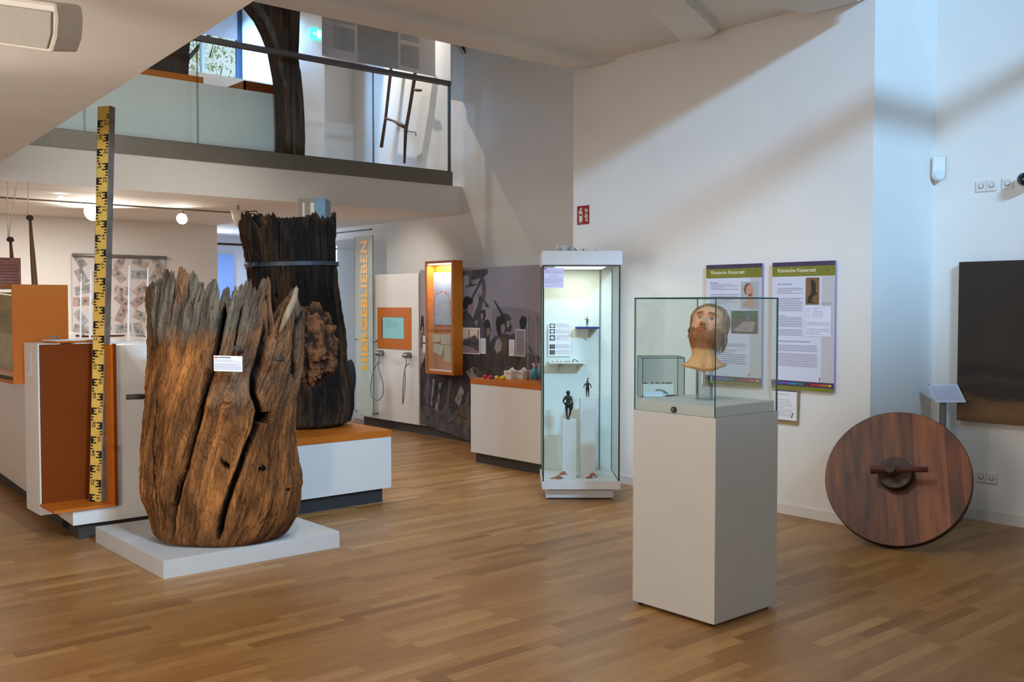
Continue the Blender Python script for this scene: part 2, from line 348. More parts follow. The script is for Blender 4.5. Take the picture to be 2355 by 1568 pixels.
# upper far wall with the window hole (x 4.6..5.72, z 4.36..5.9)
wy = 12.72; wx0, wx1 = float(ony(425, 190, wy)[0]), float(ony(561, 190, wy)[0]); wz0 = float(ony(470, 192, wy)[2])-.03; wz1 = 6.3; rx1 = 6.33
S('wall_upper_far', MB().box(-4, wx0-.25, 12.0, 12.3, 3.1, 6.6, WALL).prism([(rx1, 12.0, 3.1), (7.4, 12.0, 3.1), (7.4, 12.9, 3.1), (wx1, 12.9, 3.1), (wx1, wy, 3.1)], (0, 0, 3.5), WALL).prism([(wx0-.25, 12.0, 3.1), (wx0, wy, 3.1), (wx0, 12.9, 3.1), (wx0-.25, 12.9, 3.1)], (0, 0, 3.5), WALL).box(wx0-.25, rx1, 12.02, 12.9, 3.1, wz0, WALL).box(wx0-.25, rx1, 12.02, 12.9, wz1, 6.6, WALL))
S('wall_upper_pier', MB().box(6.35, 6.72, 11.6, 12.0, 3.1, 6.6, WALL))
wf = MB()
FR = mat('window_frame_blue_grey', (52, 66, 92), .5)
wf.box(wx0, wx1, wy+.05, wy+.12, wz0, wz0+.05, WHITE).box(wx1-.06, wx1, wy+.04, wy+.13, wz0, wz1, FR).box(float(ony(472, 190, wy)[0])-.02, float(ony(472, 190, wy)[0])+.02, wy+.05, wy+.12, wz0, wz1, WHITE).box(wx0, wx0+.05, wy+.05, wy+.12, wz0, wz1, FR)
wn = S('window_1', wf)
MB().box(wx0+.05, wx1-.06, wy+.08, wy+.09, wz0+.05, wz1, GL).build('window_pane', wn)

MB().box(wx0+.02, wx1-.10, wy-.02, wy-.005, float(ony(500, 84, wy)[2]), 6.2, mat('blind_cloth', (196, 178, 172), .9)).build('roller_blind', label='pinkish grey roller blind half drawn over the gallery window', cat='blind')
# the room seen at the back on the right, under the gallery: bright pane and door opening
cw = MB(); cw.box(5.86, 7.0, 14.97, 15.0, .0, 2.40, mat('daylit_curtain', (120, 150, 215), .9, emit=.45, emitc=(120, 155, 225)))
S('window_2', cw)
S('trim_5', MB().box(5.84, 7.4, 13.0, 13.04, 2.42, 2.45, KICK))
# tree outside the gallery window
tr = MB(); BARK = mat('bark_pale', (120, 112, 104), .9); LEAF = mat('leaf_yellow_green', (232, 238, 170), .7, .3, 3, emit=0)
tr.tube([(4.0, 15.6, 3.3), (4.2, 15.5, 3.8), (4.9, 15.4, 5.0), (5.6, 15.6, 6.4)], [.12, .1, .06, .03], BARK)
tr.tube([(4.4, 15.3, 4.2), (5.3, 15.4, 4.7), (6.2, 15.3, 5.2), (7.1, 15.3, 6.3)], [.07, .05, .04, .02], BARK)
tr.tube([(5.3, 15.4, 4.75), (5.9, 15.3, 4.9), (6.3, 15.2, 4.6), (6.7, 15.2, 4.9)], [.04, .03, .02, .01], BARK)
for i in range(26):
    a = np.array([random.uniform(4.4, 7.2), random.uniform(15.3, 15.8), random.uniform(4.2, 6.2)])
    tr.tube([a, a+np.array([random.uniform(-.4, .4), 0, random.uniform(.1, .4)])], [.012, .004], BARK, 5)
trunk_tree = tr.build('tree', label='leafy tree in yellow green leaf outside the gallery window', cat='tree')
lf = MB()
for i in range(7000):
    c = np.array([random.uniform(4.6, 7.35), random.uniform(15.25, 16.6), random.uniform(4.2, 6.5)])
    a = np.array([random.gauss(0, 1) for _ in range(3)]); a /= np.linalg.norm(a); b = np.cross(a, [0.3, .5, .8]); b /= np.linalg.norm(b); r = random.uniform(.012, .034)
    lf.add([tuple(c-a*r), tuple(c+b*r*.5), tuple(c+a*r), tuple(c-b*r*.5)], [(0, 1, 2, 3)], LEAF)
lf.build('foliage', trunk_tree, kind='stuff')

# gallery balustrade
gb = empty('glass_balustrade', (5, 9.56, 3.18), 'glass balustrade with dark handrail along the gallery edge', 'railing')
HR = mat('handrail', (98, 86, 80), .5, .02)
MB().prism([(3.8, 9.52, 4.215), (3.8, 9.60, 4.215), (3.8, 9.60, 4.262), (3.8, 9.52, 4.262)], (3.43, 0, 0), HR).build('handrail', gb)
MB().box(2.0, 3.9, 9.53, 9.59, 4.22, 4.25, HR).build('handrail', gb)
px = [2.0, 3.02, 4.105, 5.17, 6.16, 7.225]
for a, b in zip(px[:-1], px[1:]):
    m = MB(); vs = [(x, y, z) for z in (3.17, 4.215) for y in (9.555, 9.57) for x in (a+.006, b-.006)]
    m.add(vs, [(0, 2, 3, 1), (4, 5, 7, 6), (0, 4, 6, 2), (1, 3, 7, 5)], GEDGE); m.add(vs, [(0, 1, 5, 4), (2, 6, 7, 3)], glass('railing_glass', (.975, .985, .972), .12))
    m.build('glass_panel', gb)
MB().box(2.0, 7.225, 9.545, 9.58, 3.178, 3.196, BLACK).build('clamp_rail', gb)
MB().box(7.225, 7.24, 9.54, 9.585, 3.0, 4.25, HR).build('end_post', gb)

# things on the gallery
gc = empty('gallery_cabinet', (3.8, 10.2, 3.1), 'long low white cabinet behind the gallery glass', 'cabinet')
MB().box(1.8, 5.30, 10.0, 10.6, 3.1, 3.90, mat('gallery_white', (222, 216, 200), .6, .01)).build('body', gc)
MB().box(1.8, 4.36, 10.0, 10.6, 3.90, 3.965, ORANGE).build('top_board', gc)
bx = empty('orange_case', (5.1, 10.6, 3.9), 'low orange topped display case between the timber post and the window', 'display case')
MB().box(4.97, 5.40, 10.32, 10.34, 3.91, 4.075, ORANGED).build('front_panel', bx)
MB().prism([(4.97, 10.32, 3.91), (4.97, 10.32, 4.075), (4.97, 10.95, 4.075), (4.97, 10.95, 3.91)], (.02, 0, 0), ORANGE).box(4.97, 5.40, 10.9, 10.95, 3.91, 4.075, ORANGE).build('side_panel', bx)
ch = empty('wooden_trunk_box', (3.95, 10.25, 3.97), 'dark brown upright wooden barrel box on the gallery cabinet', 'box')
wd = mat('old_dark_oak', (74, 50, 36), .7, .3, 5, (3, 3, .5), bump=.3)
MB().prism([(3.3, 10.1, 3.97), (4.24, 10.1, 3.97), (4.26, 10.1, 4.30), (4.27, 10.1, 4.36), (3.3, 10.1, 4.36)], (0, .4, 0), wd).build('body', ch)
MB().box(3.3, 4.31, 10.08, 10.52, 4.36, 4.40, mat('worn_grey_lid', (140, 128, 116), .7)).build('lid', ch)
# timber post with curved brace
TW = mat('old_timber', (84, 58, 38), .8, .45, 4, (5, 5, .7), bump=.8)
TG = mat('old_timber_grey', (112, 102, 92), .85, .3, 6, (3, 3, .8), bump=.5)
tp = empty('timber_post', (5.25, 9.80, 3.1), 'dark old timber post with curved brace behind the gallery glass', 'post')
Yp = 9.72; prof_r = [(700, 356), (702, 320), (700, 260), (697, 215), (692, 165), (689, 155), (687, 130), (689, 60), (691, 0), (693, -80)]
prof_l = [(655, 353), (656, 300), (653, 215), (648, 175), (636, 110), (620, 70), (605, 40), (580, 8), (560, -20), (545, -80)]
P = [ony(x, y, Yp) for x, y in prof_r]+[ony(x, y, Yp) for x, y in prof_l[::-1]]
P[0][2] = P[-1][2] = 3.10
me = MB().prism(P, (0, .22, 0), TW).build('post_body', tp)
q = [ony(x, y, Yp-.004) for x, y in [(580, 8), (605, 40), (620, 70), (636, 110), (648, 175), (653, 200), (660, 200), (655, 170), (645, 110), (630, 65), (612, 30), (592, 4)]]
MB().prism(q, (0, .03, 0), TG).build('brace_edge', tp, label='weathered grey edge of the brace')
# translucent banner with pictures
def translucent(name, rgb):
    m = bpy.data.materials.new(name); n, l, b = nt(m); t = n.new('ShaderNodeBsdfTranslucent'); t.inputs[0].default_value = (*s2l(rgb), 1); x = n.new('ShaderNodeMixShader'); x.inputs[0].default_value = .45
    b.inputs['Base Color'].default_value = (*s2l(rgb), 1); b.inputs['Roughness'].default_value = .9; l.new(b.outputs[0], x.inputs[1]); l.new(t.outputs[0], x.inputs[2]); l.new(x.outputs[0], n['Material Output'].inputs[0]); return m
bn = Sheet(ony(741, 132, 9.85)+np.array([0, 0, .02]), (1, 0, 0), (0, 0, 1), 1.56, 1.9, .004, translucent('banner_cloth', (222, 214, 208)))
bph = [mat('banner_print_%s' % n_, c, .85, .06, 9) for n_, c in (('grey', (190, 182, 172)), ('pale', (200, 193, 184)), ('centre', (192, 182, 170)))]
for (a0, b0, a1, b1, k) in ((.14, .10, .42, .36, 0), (.14, .40, .42, .66, 1), (.14, .70, .42, .96, 0), (.14, 1.0, .42, 1.25, 1), (.46, .0, 1.02, 1.25, 2), (1.05, .05, 1.32, .31, 0), (1.05, .36, 1.32, .6, 1), (1.05, .66, 1.32, .95, 0)):
    bn.quad(a0, b0, a1, b1, bph[k], 1)
bn.poly([(.60, .55), (.70, .50), (.80, .52), (.82, .62), (.76, .72), (.66, .70)], mat('banner_light', (206, 196, 180), .8), 2)
bn.poly([(.78, .80), (.86, .72), (.92, .85), (.90, 1.05), (.82, 1.0)], MATS['banner_light'], 2)
bn.build('hanging_banner', label='large pale banner of grey pictures hanging at the gallery', cat='banner')
# rustic tools on the gallery wall
sc = empty('scythe', (7.3, 10.5, 3.4), 'wooden scythe frame with dark curved blade hung on lit gallery wall', 'scythe')
WD = mat('tool_wood', (82, 54, 40), .6, .2, 8, (1, 1, .2)); IR = mat('dark_iron', (30, 28, 30), .45)
p = lambda x, y, X=7.27: onx(x, y, X)
MB().tube([p(903, 120), p(897, 178), p(887, 270), p(877, 339)], [.022, .022, .02, .024], WD).build('pole', sc)
MB().tube([p(960, 120), p(953, 182), p(942, 250), p(933, 300), p(930, 376)], [.022, .024, .022, .024, .016], WD).build('pole', sc)
MB().tube([p(887, 272), p(905, 278), p(920, 286), p(933, 293)], [.018, .014, .026, .024], WD).build('crossbar', sc)
MB().tube([p(950, 206), p(958, 207), p(969, 208)], [.010, .02, .014], WD).build('handle', sc)
MB().tube([p(931, 301), p(955, 304), p(957, 312)], .006, IR, 6).build('hook', sc)
ar = [(1030, 73), (1045, 78), (1060, 92), (1069, 108), (1072, 123), (1062, 108), (1050, 92), (1038, 80)]
MB().prism([ony(x, y, 9.40) for x, y in ar], (0, .015, 0), IR).build('blade', sc, label='black curved iron blade')
# exit sign
ex = empty('exit_sign', ony(728, 76, 11.55), 'lit green and white exit sign beside the banner', 'exit sign')
ES = Sheet(ony(716, 88, 11.57), (1, 0, 0), (0, 0, 1), .15, .14, .03, mat('exit_lit_green', (40, 190, 170), .4, emit=2.2, emitc=(60, 220, 200)))
EW = mat('exit_lit_white', (240, 250, 250), .4, emit=3)
ES.quad(.085, .02, .125, .12, EW, 1); ES.poly([(.02, .07), (.05, .045), (.05, .06), (.07, .06), (.07, .08), (.05, .08), (.05, .095)], EW, 1)
ES.quad(.135, .02, .147, .12, EW, 1); ES.build('sign_face', ex)
MB().box(6.76, 7.0, 11.88, 12.0, 4.85, 5.0, WHITE).build('wall_unit', label='white rounded wall unit below the exit sign', cat='wall unit')

area('tree_fill', (5.4, 12.7, 7.6), (5.6, 15.4, 5.0), 2.0, 700, (1, .98, .9))  # added lamp aimed at the leaves outside, not the sun
# ================================================================== left cabinets
lc = empty('exhibit_cabinet', (2.6, 7.9, 0), 'white laminate cabinet block with dark plinth behind the weathered tree trunk', 'cabinet')
# left face slightly skewed; front face at y 6.95
A = (2.08, 6.95); B = (2.30, 10.2)
xl = lambda y: 2.08+(y-6.95)*(.22/3.25)
def slab(z0, z1, m, ins=0, x1=3.05, y1=10.2): return MB().prism([(xl(6.95)+ins, 6.95+ins, z0), (x1, 6.95+ins, z0), (x1, y1, z0), (xl(y1)+ins, y1, z0)], (0, 0, z1-z0), m)
slab(0, .11, KICK, .05).build('plinth', lc)
# body: left part further back carries the orange recess at its corner
bdy = MB().prism([(2.27, 7.24, .11), (2.365, 7.24, .11), (2.365, 6.95, .11), (3.05, 6.95, .11), (3.05, 10.2, .11), (2.27, 10.2, .11)], (0, 0, 1.21), WHITE)
bdy.prism([(xl(7.24), 7.24, .11), (2.27, 7.24, .11), (2.27, 7.58, .11), (xl(7.58), 7.58, .11)], (0, 0, 1.21), WHITE)
bdy.prism([(xl(7.58), 7.58, .11), (2.27, 7.58, .11), (2.27, 10.2, .11), (xl(10.2), 10.2, .11)], (0, 0, .92), WHITE)
bdy.prism([(xl(6.95), 6.95, .11), (2.365, 6.95, .11), (2.365, 7.24, .11), (xl(7.24), 7.24, .11)], (0, 0, .10), WHITE)
bdy.build('body', lc, bevel=.002)
MB().box(xl(7.3)-.02, 3.07, 6.94, 10.2, 1.322, 1.335, mat('white_worktop', (238, 236, 232), .2, .005)).build('worktop', lc) if False else None
rc = MB()
rc.box(1.955, 2.372, 6.925, 7.24, .212, .232, ORANGE).build('recess_floor', lc, label='orange veneer recess floor')
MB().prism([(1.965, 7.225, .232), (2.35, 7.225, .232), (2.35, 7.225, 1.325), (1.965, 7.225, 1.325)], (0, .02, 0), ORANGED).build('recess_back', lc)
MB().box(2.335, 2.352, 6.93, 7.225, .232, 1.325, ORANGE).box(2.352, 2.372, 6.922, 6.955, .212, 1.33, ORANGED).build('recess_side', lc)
MB().box(1.955, 2.10, 7.246, 7.575, .15, 1.33, WHITE).build('side_panel', lc, label='white side panel with small text label')
t = Sheet((1.9535, 7.50, 1.10), (0, -1, 0), (0, 0, 1), .11, .17, .001, PAPER); t.lines(.01, .1, .155, .02, 9, INK, .3); t.build('text_label', lc)
MB().tube([(2.20, 6.93+.3, .055), (2.20, 6.93+.301, .055)], .001, BLACK, 6) if False else None
vg = MB()
for i in range(4): vg.box(xl(7.35)+.035, xl(7.35)+.048, 7.29+i*.035, 7.31+i*.035, .02, .09, BLACK)
vg.build('ventilation_grille', lc)

# levelling staff
PHI = radians(40); st = empty('levelling_staff', (2.24, 7.06, .232), 'tall yellow and black levelling staff leaning in the orange recess', 'surveying staff')
b0 = np.array([2.285, 7.075, .234]); b1 = np.array(ony(245, 246, 7.14)); H_ = np.linalg.norm(b1-b0); az = (b1-b0)/H_
nrm = np.array([-sin(radians(5))*0-0.95, -.31, 0]); nrm = np.array([-cos(radians(-6)), -sin(radians(40)), 0]); nrm /= np.linalg.norm(nrm); nrm -= az*(nrm@az); nrm /= np.linalg.norm(nrm)
wv = np.cross(az, nrm); wv /= np.linalg.norm(wv)      # along the scale face, towards the right of it
Wd = .105; Td = .05
if wv@RT < 0: wv = -wv
O = b0-wv*Wd/2+nrm*Td/2
def stq(mb, a0, h0, a1, h1, m, off=.0008):
    mb.add([tuple(O+wv*a+az*h+nrm*off) for a, h in ((a0, h0), (a1, h0), (a1, h1), (a0, h1))], [(0, 1, 2, 3)], m)
YEL = mat('staff_yellow', (228, 184, 84), .5, .05, 20); SG = mat('staff_side', (128, 116, 104), .6, .2, 12, bump=.2)
sb = MB(); P = [O+wv*a-nrm*d for a, d in ((0, 0), (Wd, 0), (Wd, Td), (0, Td))]; sb.prism([tuple(q) for q in P], az*H_, SG); sb.build('staff_body', st)
sf = MB(); stq(sf, .004, 0, Wd-.010, H_, YEL)
pw = Wd-.014; n10 = int(H_/.10)
for d in range(n10):
    h = d*.10; left = d % 2 == 0; u = .01
    for k, (i0, i1, full) in enumerate([(0, 1, 1), (2, 3, 0), (4, 5, 1)]):
        a = (.004, .004+pw*(.5 if full else .36)) if left else (Wd-.010-pw*(.5 if full else .36), Wd-.010)
        stq(sf, a[0], h+i0*u, a[1], h+i1*u, BLACK, .0016)
    a = (.004, .004+pw*.2) if left else (Wd-.010-pw*.2, Wd-.010); stq(sf, a[0], h, a[1], h+5*u, BLACK, .0016)
    a = (Wd-.010-pw*.22, Wd-.010) if left else (.004, .004+pw*.22)
    stq(sf, a[0], h+6*u, a[1], h+7*u, BLACK, .0016); stq(sf, a[0], h+8*u, a[1], h+9*u, BLACK, .0016)
    add_text(sf, '%02d' % (d+1), O+wv*((.5*pw+.020) if left else .022)+az*(h+.014)+nrm*.0018, az, -wv, .042, BLACK, .0006) if 0 else \
        add_text(sf, '%02d' % (d+1), O+wv*((.5*pw+.042) if left else .040)+az*(h+.012)+nrm*.0018, az, -wv, .042, BLACK, .0006)
sf.build('scale_face', st)

# orange glazed case set into the left cabinet
oc = empty('display_case', (2.07, 8.0, 1.035), 'orange veneered glazed case with lit painted backdrop at the left edge', 'display case')
MB().box(1.885, 2.26, 7.585, 7.60, 1.035, 1.742, ORANGE).build('side_panel', oc)
MB().box(1.885, 2.26, 7.60, 9.2, 1.727, 1.742, ORANGE).build('top_panel', oc)
MB().box(1.885, 2.26, 7.60, 9.2, 1.035, 1.06, ORANGE).box(1.885, 1.91, 7.60, 9.2, 1.06, 1.085, WD).build('bottom_panel', oc)
MB().box(2.18, 2.20, 7.60, 9.2, 1.36, 1.70, mat('backdrop_yellow', (196, 164, 52), .7, .4, 2, (1, .4, 3))).box(2.18, 2.20, 7.60, 9.2, 1.06, 1.36, mat('backdrop_sand', (196, 176, 138), .7, .1)).build('painted_backdrop', oc)
MB().box(1.893, 1.899, 7.60, 9.2, 1.08, 1.727, GL).build('glass_pane', oc)
area('case_lamp', (2.05, 8.2, 1.71), (2.12, 8.2, 1.2), .1, 3, (1, .85, .6), 1.0)

def paddle(x, y, top, bot, D, label):
    a, b = atd(*top, D), atd(*bot, D); r = empty('wooden_club', b, label, 'club', 'long brown clubs hung on white strings')
    q = lambda t: np.array(a+(b-a)*t)
    MB().tube([q(.02), q(.3), q(.65), q(1)], [.012, .022, .028, .033], mat('brown_handle', (126, 86, 60), .5, .15, 6, (1, 1, .2)), 12).build('shaft', r)
    MB().ball(a+np.array([0, 0, .005]), (.033, .033, .026), mat('dark_knob', (58, 44, 40), .4)).build('knob', r)
    for (sx, sy) in x:
        sp0 = np.array(atd(sx, sy, D-.1)); sp0[2] = 2.684; MB().tube([sp0, a+RT*-.02], .005, mat('string_white', (226, 224, 206), .8), 6).build('string', r)
paddle([(17, 438), (39, 436)], 0, (24, 552), (41, 766), 8.9, 'shorter brown club with dark knob hanging leftmost behind the orange case')
paddle([(65, 426)], 0, (69, 502), (88, 766), 8.9, 'longer brown club with dark knob hanging right of the shorter one')
rs = Sheet(ony(-22, 662, 9.6), (1, 0, 0), (0, 0, 1), .25, .27, .003, mat('red_brown_sheet', (160, 112, 98), .8, .1, 20)); rs.lines(.02, .23, .26, .02, 9, mat('sheet_ink', (128, 76, 66), .8), .5)
rs.build('printed_sheet', label='reddish brown printed sheet at the far left edge', cat='sheet')

# things on the white cabinet top
def binder(c, ang, cover, label):
    r = empty('ring_binder', c, label, 'ring binder'); T = frame(c, ang)
    cov = MB(T).box(-.16, .16, -.11, .11, 0, .012, cover).build('cover', r)
    MB(T).box(-.155, .155, -.105, .105, .012, .018, PAPER).build('pages', cov)
    for k in (-.03, 0, .03):
        MB(T).tube([(cos(a)*.028-.12, k, .015+sin(a)*.03) for a in np.linspace(-.3, pi+.3, 12)], .003, STEEL, 6).build('ring', cov)
binder((2.22, 7.40, 1.333), .2, ORANGE, 'spiral ring binder lying at the cabinet corner beside the orange case')
binder((2.80, 8.55, 1.333), .1, ORANGED, 'open ring binder with steel rings below the banknote banner')
MB().box(2.36, 2.55, 9.7, 9.9, 1.332, 1.37, ORANGE).build('orange_book', label='flat orange book lying on the white cabinet top', cat='book')
tp_ = MB().box(2.2, 3.05, 7.24, 10.2, 1.3205, 1.331, mat('white_worktop', (240, 238, 236), .15, .005)); tp_.build('worktop', lc)
for k, (x, y) in enumerate(((187, 628), (209, 618), (297, 610), (340, 615))):
    b = np.array(onz(x-2, 778+(8 if k == 3 else 0), 1.332)); D = float(b@FH); a = np.array(atd(x, y, D))
    MB().tube([a, (a+b)/2, b], [.003, .006, .009], mat('glowing_rod', (240, 240, 236), .4, emit=.25), 8).build('slim_white_rod', label=['slim white rod standing leftmost in front of the banknote banner', 'slim white rod close beside the measuring staff', 'slim white rod in the middle of the banknote banner', 'slim white rod right next to the tree trunk'][k], cat='rod', group='slim white rods before the banner')  # rods glow faintly by themselves, standing in for lit glass edges

# banknote banner
bb = Sheet(ony(168, 775, 12.95), (1, 0, 0), (0, 0, 1), 1.17, 1.04, .004, mat('note_banner', (214, 208, 208), .8, .01))
nc = [mat('note_%s' % k, c, .8, .25, 14) for k, c in (('rose', (196, 178, 172)), ('blue', (172, 178, 184)), ('brown', (186, 178, 166)), ('red', (190, 164, 160)), ('grey', (166, 168, 170)))]
nd = mat('note_dark', (126, 124, 126), .8, .2, 12)
random.seed(3)
cells = [(i, j) for i in range(5) for j in range(6)]
for (i, j) in cells:
    cx, cy = .12+i*.235+random.uniform(-.03, .03), .09+j*.172+random.uniform(-.02, .02); a = random.uniform(-.9, .9)+(pi/2 if random.random() < .3 else 0)
    w_, h_ = .10, .055; c_ = random.choice(nc)
    R = lambda u, v: (min(max(cx+u*cos(a)-v*sin(a), .004), 1.166), min(max(cy+u*sin(a)+v*cos(a), .004), 1.036))
    bb.poly([R(-w_, -h_), R(w_, -h_), R(w_, h_), R(-w_, h_)], c_, 1)
    bb.poly([R(-w_*.15+.035*cos(t), .038*sin(t)) for t in np.linspace(0, 2*pi, 12, endpoint=False)], nc[4], 2)
    bb.poly([R(w_*.55+.02*cos(t), .02*sin(t)) for t in np.linspace(0, 2*pi, 10, endpoint=False)], nc[3] if c_ is not nc[3] else nd, 2)
    bb.poly([R(-w_*.15+.02*cos(t), .01+.02*sin(t)) for t in np.linspace(0, 2*pi, 10, endpoint=False)], nd, 3)
bo = bb.build('banknote_banner', label='pale hanging banner scattered with printed banknotes on the far wall', cat='banner')
e0 = ony(166, 586, 12.93); MB().tube([e0, e0+np.array([1.19, 0, 0])], .022, STEEL).build('top_rod', bo)

# ================================================================== plinths
MB().box(2.19, 3.365, 5.655, 6.84, 0, .108, mat('pale_grey_paint', (196, 197, 196), .55, .02, 5)).build('low_plinth', label='low pale grey platform under the weathered brown tree trunk', cat='platform', bevel=.002)
op = empty('orange_topped_plinth', (3.95, 7.4, 0), 'white plinth with orange top and dark foot under the black tree trunk', 'plinth')
MB().box(3.42, 4.42, 6.755, 8.0, 0, .118, mat('dark_foot', (48, 50, 52), .6)).build('foot', op)
MB().box(3.37, 4.474, 6.705, 8.05, .118, .533, WHITE).build('body', op)
MB().box(3.37, 4.476, 6.70, 8.055, .533, .587, ORANGE).build('top_board', op)

# ================================================================== trunks
def resample_top(tab): t = np.array(tab, float); return t
def trunk(name, C, Lp, Rp, zb, topf, topb, depth, kappa, seed, colf, cracks, holes, bumps, nu=760, nv=420, parent=None, rough=.006, wall=.05, botround=.05, groove=.006, powr=1.0, jag=1.0):
    """C: centre (x,y); Lp/Rp: [(z, lateral)] silhouette; topf(lateral, front)->z"""
    e = RT; d = -FH                                   # lateral right, towards the viewer
    N1, N2, N3 = Noise(seed), Noise(seed+1), Noise(seed+2)
    th = np.linspace(0, 2*pi, nu, endpoint=False)      # angle at the top rim; 0 = right, -pi/2.. we use sin>0 = front
    ztop_ref = max(z for z, _ in Lp)
    Lz = lambda z: interp(z, Lp); Rz = lambda z: interp(z, Rp)
    s_top = (Rz(ztop_ref)+Lz(ztop_ref))/2+(Rz(ztop_ref)-Lz(ztop_ref))/2*np.cos(th)
    front = np.sin(th) > 0
    jg = .022*N2.f(th*26, th*0+5, 2)+.010*np.sign(N1(th*55, th*0))*(N2(th*70, th*0+2) > .05)
    T = np.where(front, np.interp(s_top, *topf)+jg*jag, np.interp(s_top, *topb)+.05*N3.f(th*9, th*0+3, 4)+.02*N3(th*40, th*0))
    t = np.linspace(0, 1, nv)[:, None]**powr
    Z = zb+(T[None, :]-zb)*t
    TH = th[None, :]+kappa*(T[None, :]-Z)/(ztop_ref-zb)*1.0
    hw = (Rz(Z)-Lz(Z))/2; mid = (Rz(Z)+Lz(Z))/2
    # round the lower rim inwards
    k = np.clip((Z-zb)/botround, 0, 1); rim = 1-(1-np.sqrt(1-(1-k)**2))*.16
    S_ = mid+hw*np.cos(TH)*rim; D_ = depth(Z)*np.sin(TH)*rim
    thc = th[None, :]+0*Z
    disp = rough*.9*N1.f(thc*16, Z*3.2, 4)+rough*1.5*N2.f(thc*44+N1(thc*3, Z*3)*3, Z*11, 4)+.018*N3.f(TH*2.2, Z*2.6, 3)
    gz = N2.f(thc*24, Z*1.3, 2); disp -= groove*np.clip(.16-np.abs(gz), 0, .16)/.16*(N1(thc*5, Z*2) > -.1)
    disp -= .010*np.clip(.03-np.abs(N3.f(thc*9, Z*2.0, 2)), 0, .03)/.03
    plate = N1(thc*40, Z*16); disp += .003*(plate > .18)
    vis = np.sin(TH) > -.2
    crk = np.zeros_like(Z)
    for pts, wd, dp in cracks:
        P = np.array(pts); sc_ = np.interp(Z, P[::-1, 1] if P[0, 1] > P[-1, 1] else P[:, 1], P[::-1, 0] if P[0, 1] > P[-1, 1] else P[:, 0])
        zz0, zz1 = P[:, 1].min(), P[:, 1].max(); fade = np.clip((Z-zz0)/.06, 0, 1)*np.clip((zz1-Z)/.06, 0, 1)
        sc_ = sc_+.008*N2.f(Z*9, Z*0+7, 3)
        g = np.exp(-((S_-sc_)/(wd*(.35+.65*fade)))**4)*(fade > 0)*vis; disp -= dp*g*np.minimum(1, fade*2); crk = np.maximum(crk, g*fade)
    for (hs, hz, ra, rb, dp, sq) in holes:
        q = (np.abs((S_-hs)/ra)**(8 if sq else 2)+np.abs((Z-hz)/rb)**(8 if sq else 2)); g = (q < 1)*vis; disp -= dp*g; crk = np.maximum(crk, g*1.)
    for (bs, bz, ra, rb, am) in bumps:
        q = ((S_-bs)/ra)**2+((Z-bz)/rb)**2; disp += am*np.exp(-q)*vis*(1+.5*N1.f(S_*30, Z*30, 3)*(am > 0))
    nx = np.cos(TH)/np.maximum(hw, .05); ny = np.sin(TH)/np.maximum(depth(Z), .05); nl = np.hypot(nx, ny); nx /= nl; ny /= nl
    S2, D2 = S_+disp*nx, D_+disp*ny
    # thin ragged rim: outer + inner shell in one sheet
    ti = np.linspace(1, 0, 60)[:, None]; Zi = zb+.02+(T[None, :]-zb-.02)*ti; THi = th[None, :]+kappa*(T[None, :]-Zi)/(ztop_ref-zb)
    wi = wall*np.clip((1-ti)*14, .12, 1)*(.8+.4*N2(thc[:60]*6, Zi*2))+.12*np.clip((T[None, :]-Zi-.03)/.22, 0, 1)
    hwi = (Rz(Zi)-Lz(Zi))/2; mi = (Rz(Zi)+Lz(Zi))/2
    Si = mi+(hwi-wi)*np.cos(THi)+.012*N1.f(thc[:60]*12, Zi*4, 2); Di = (depth(Zi)-wi)*np.sin(THi)
    Sa, Da, Za, Ta = np.vstack([S2, Si]), np.vstack([D2, Di]), np.vstack([Z, Zi]), np.vstack([thc, thc[:60]])
    V = (np.array([C[0], C[1], 0])[None, None]+Sa[..., None]*e+Da[..., None]*d); V[..., 2] += Za
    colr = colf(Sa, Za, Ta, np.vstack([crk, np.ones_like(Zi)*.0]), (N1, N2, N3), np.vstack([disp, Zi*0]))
    return grid_mesh(name, V, nu, V.shape[0], colr)
c1 = atd(515, 700, 6.30); C1 = (c1[0], c1[1])
lat1 = lambda px: (px-515)/FPX*6.30
zat = lambda y, D: float(atd(1177, y, D)[2])
z1 = lambda y: zat(y, 6.30)
Lp1 = [(z1(y), lat1(x)) for x, y in ((340, 600), (341, 690), (343, 750), (345, 830), (338, 880), (336, 930), (330, 1000), (324, 1060), (323, 1130), (338, 1175), (352, 1225))]+[(.108, lat1(378))]
Rp1 = [(z1(y), lat1(x)) for x, y in ((692, 600), (692, 690), (696, 760), (694, 830), (686, 880), (675, 920), (674, 1000), (680, 1070), (684, 1110), (684, 1150), (676, 1190), (655, 1225))]+[(.108, lat1(640))]
def f1(x, y):
    D = 6.05
    for _ in range(6):
        s_ = (x-1177.5)/FPX*D-(515-1177.5)/FPX*6.30; D = 6.30-.315*sqrt(max(0, 1-(s_/.49)**2))
    return s_, float(atd(x, y, D)[2])
tf = [(336, 665), (340, 655), (355, 654), (358, 646), (372, 638), (376, 625), (382, 616), (387, 622), (388, 629), (402, 626), (403, 641), (411, 638), (413, 619), (418, 617), (426, 621), (435, 625), (436, 639), (437, 648), (440, 633), (447, 627), (450, 634), (458, 635), (459, 651), (466, 647), (471, 654), (473, 675), (475, 654), (485, 650), (493, 641), (499, 639), (502, 654), (506, 662), (508, 712), (512, 684), (515, 668), (519, 665), (524, 657), (528, 667), (530, 700), (533, 690), (537, 670), (540, 668), (545, 654), (547, 668), (551, 657), (558, 655), (568, 651), (580, 642), (581, 675), (584, 673), (589, 665), (600, 651), (608, 638), (619, 636), (623, 645), (624, 690), (626, 740), (630, 752), (634, 740), (640, 735), (644, 716), (655, 700), (664, 686), (672, 668), (680, 659), (684, 662), (686, 690), (692, 712)]
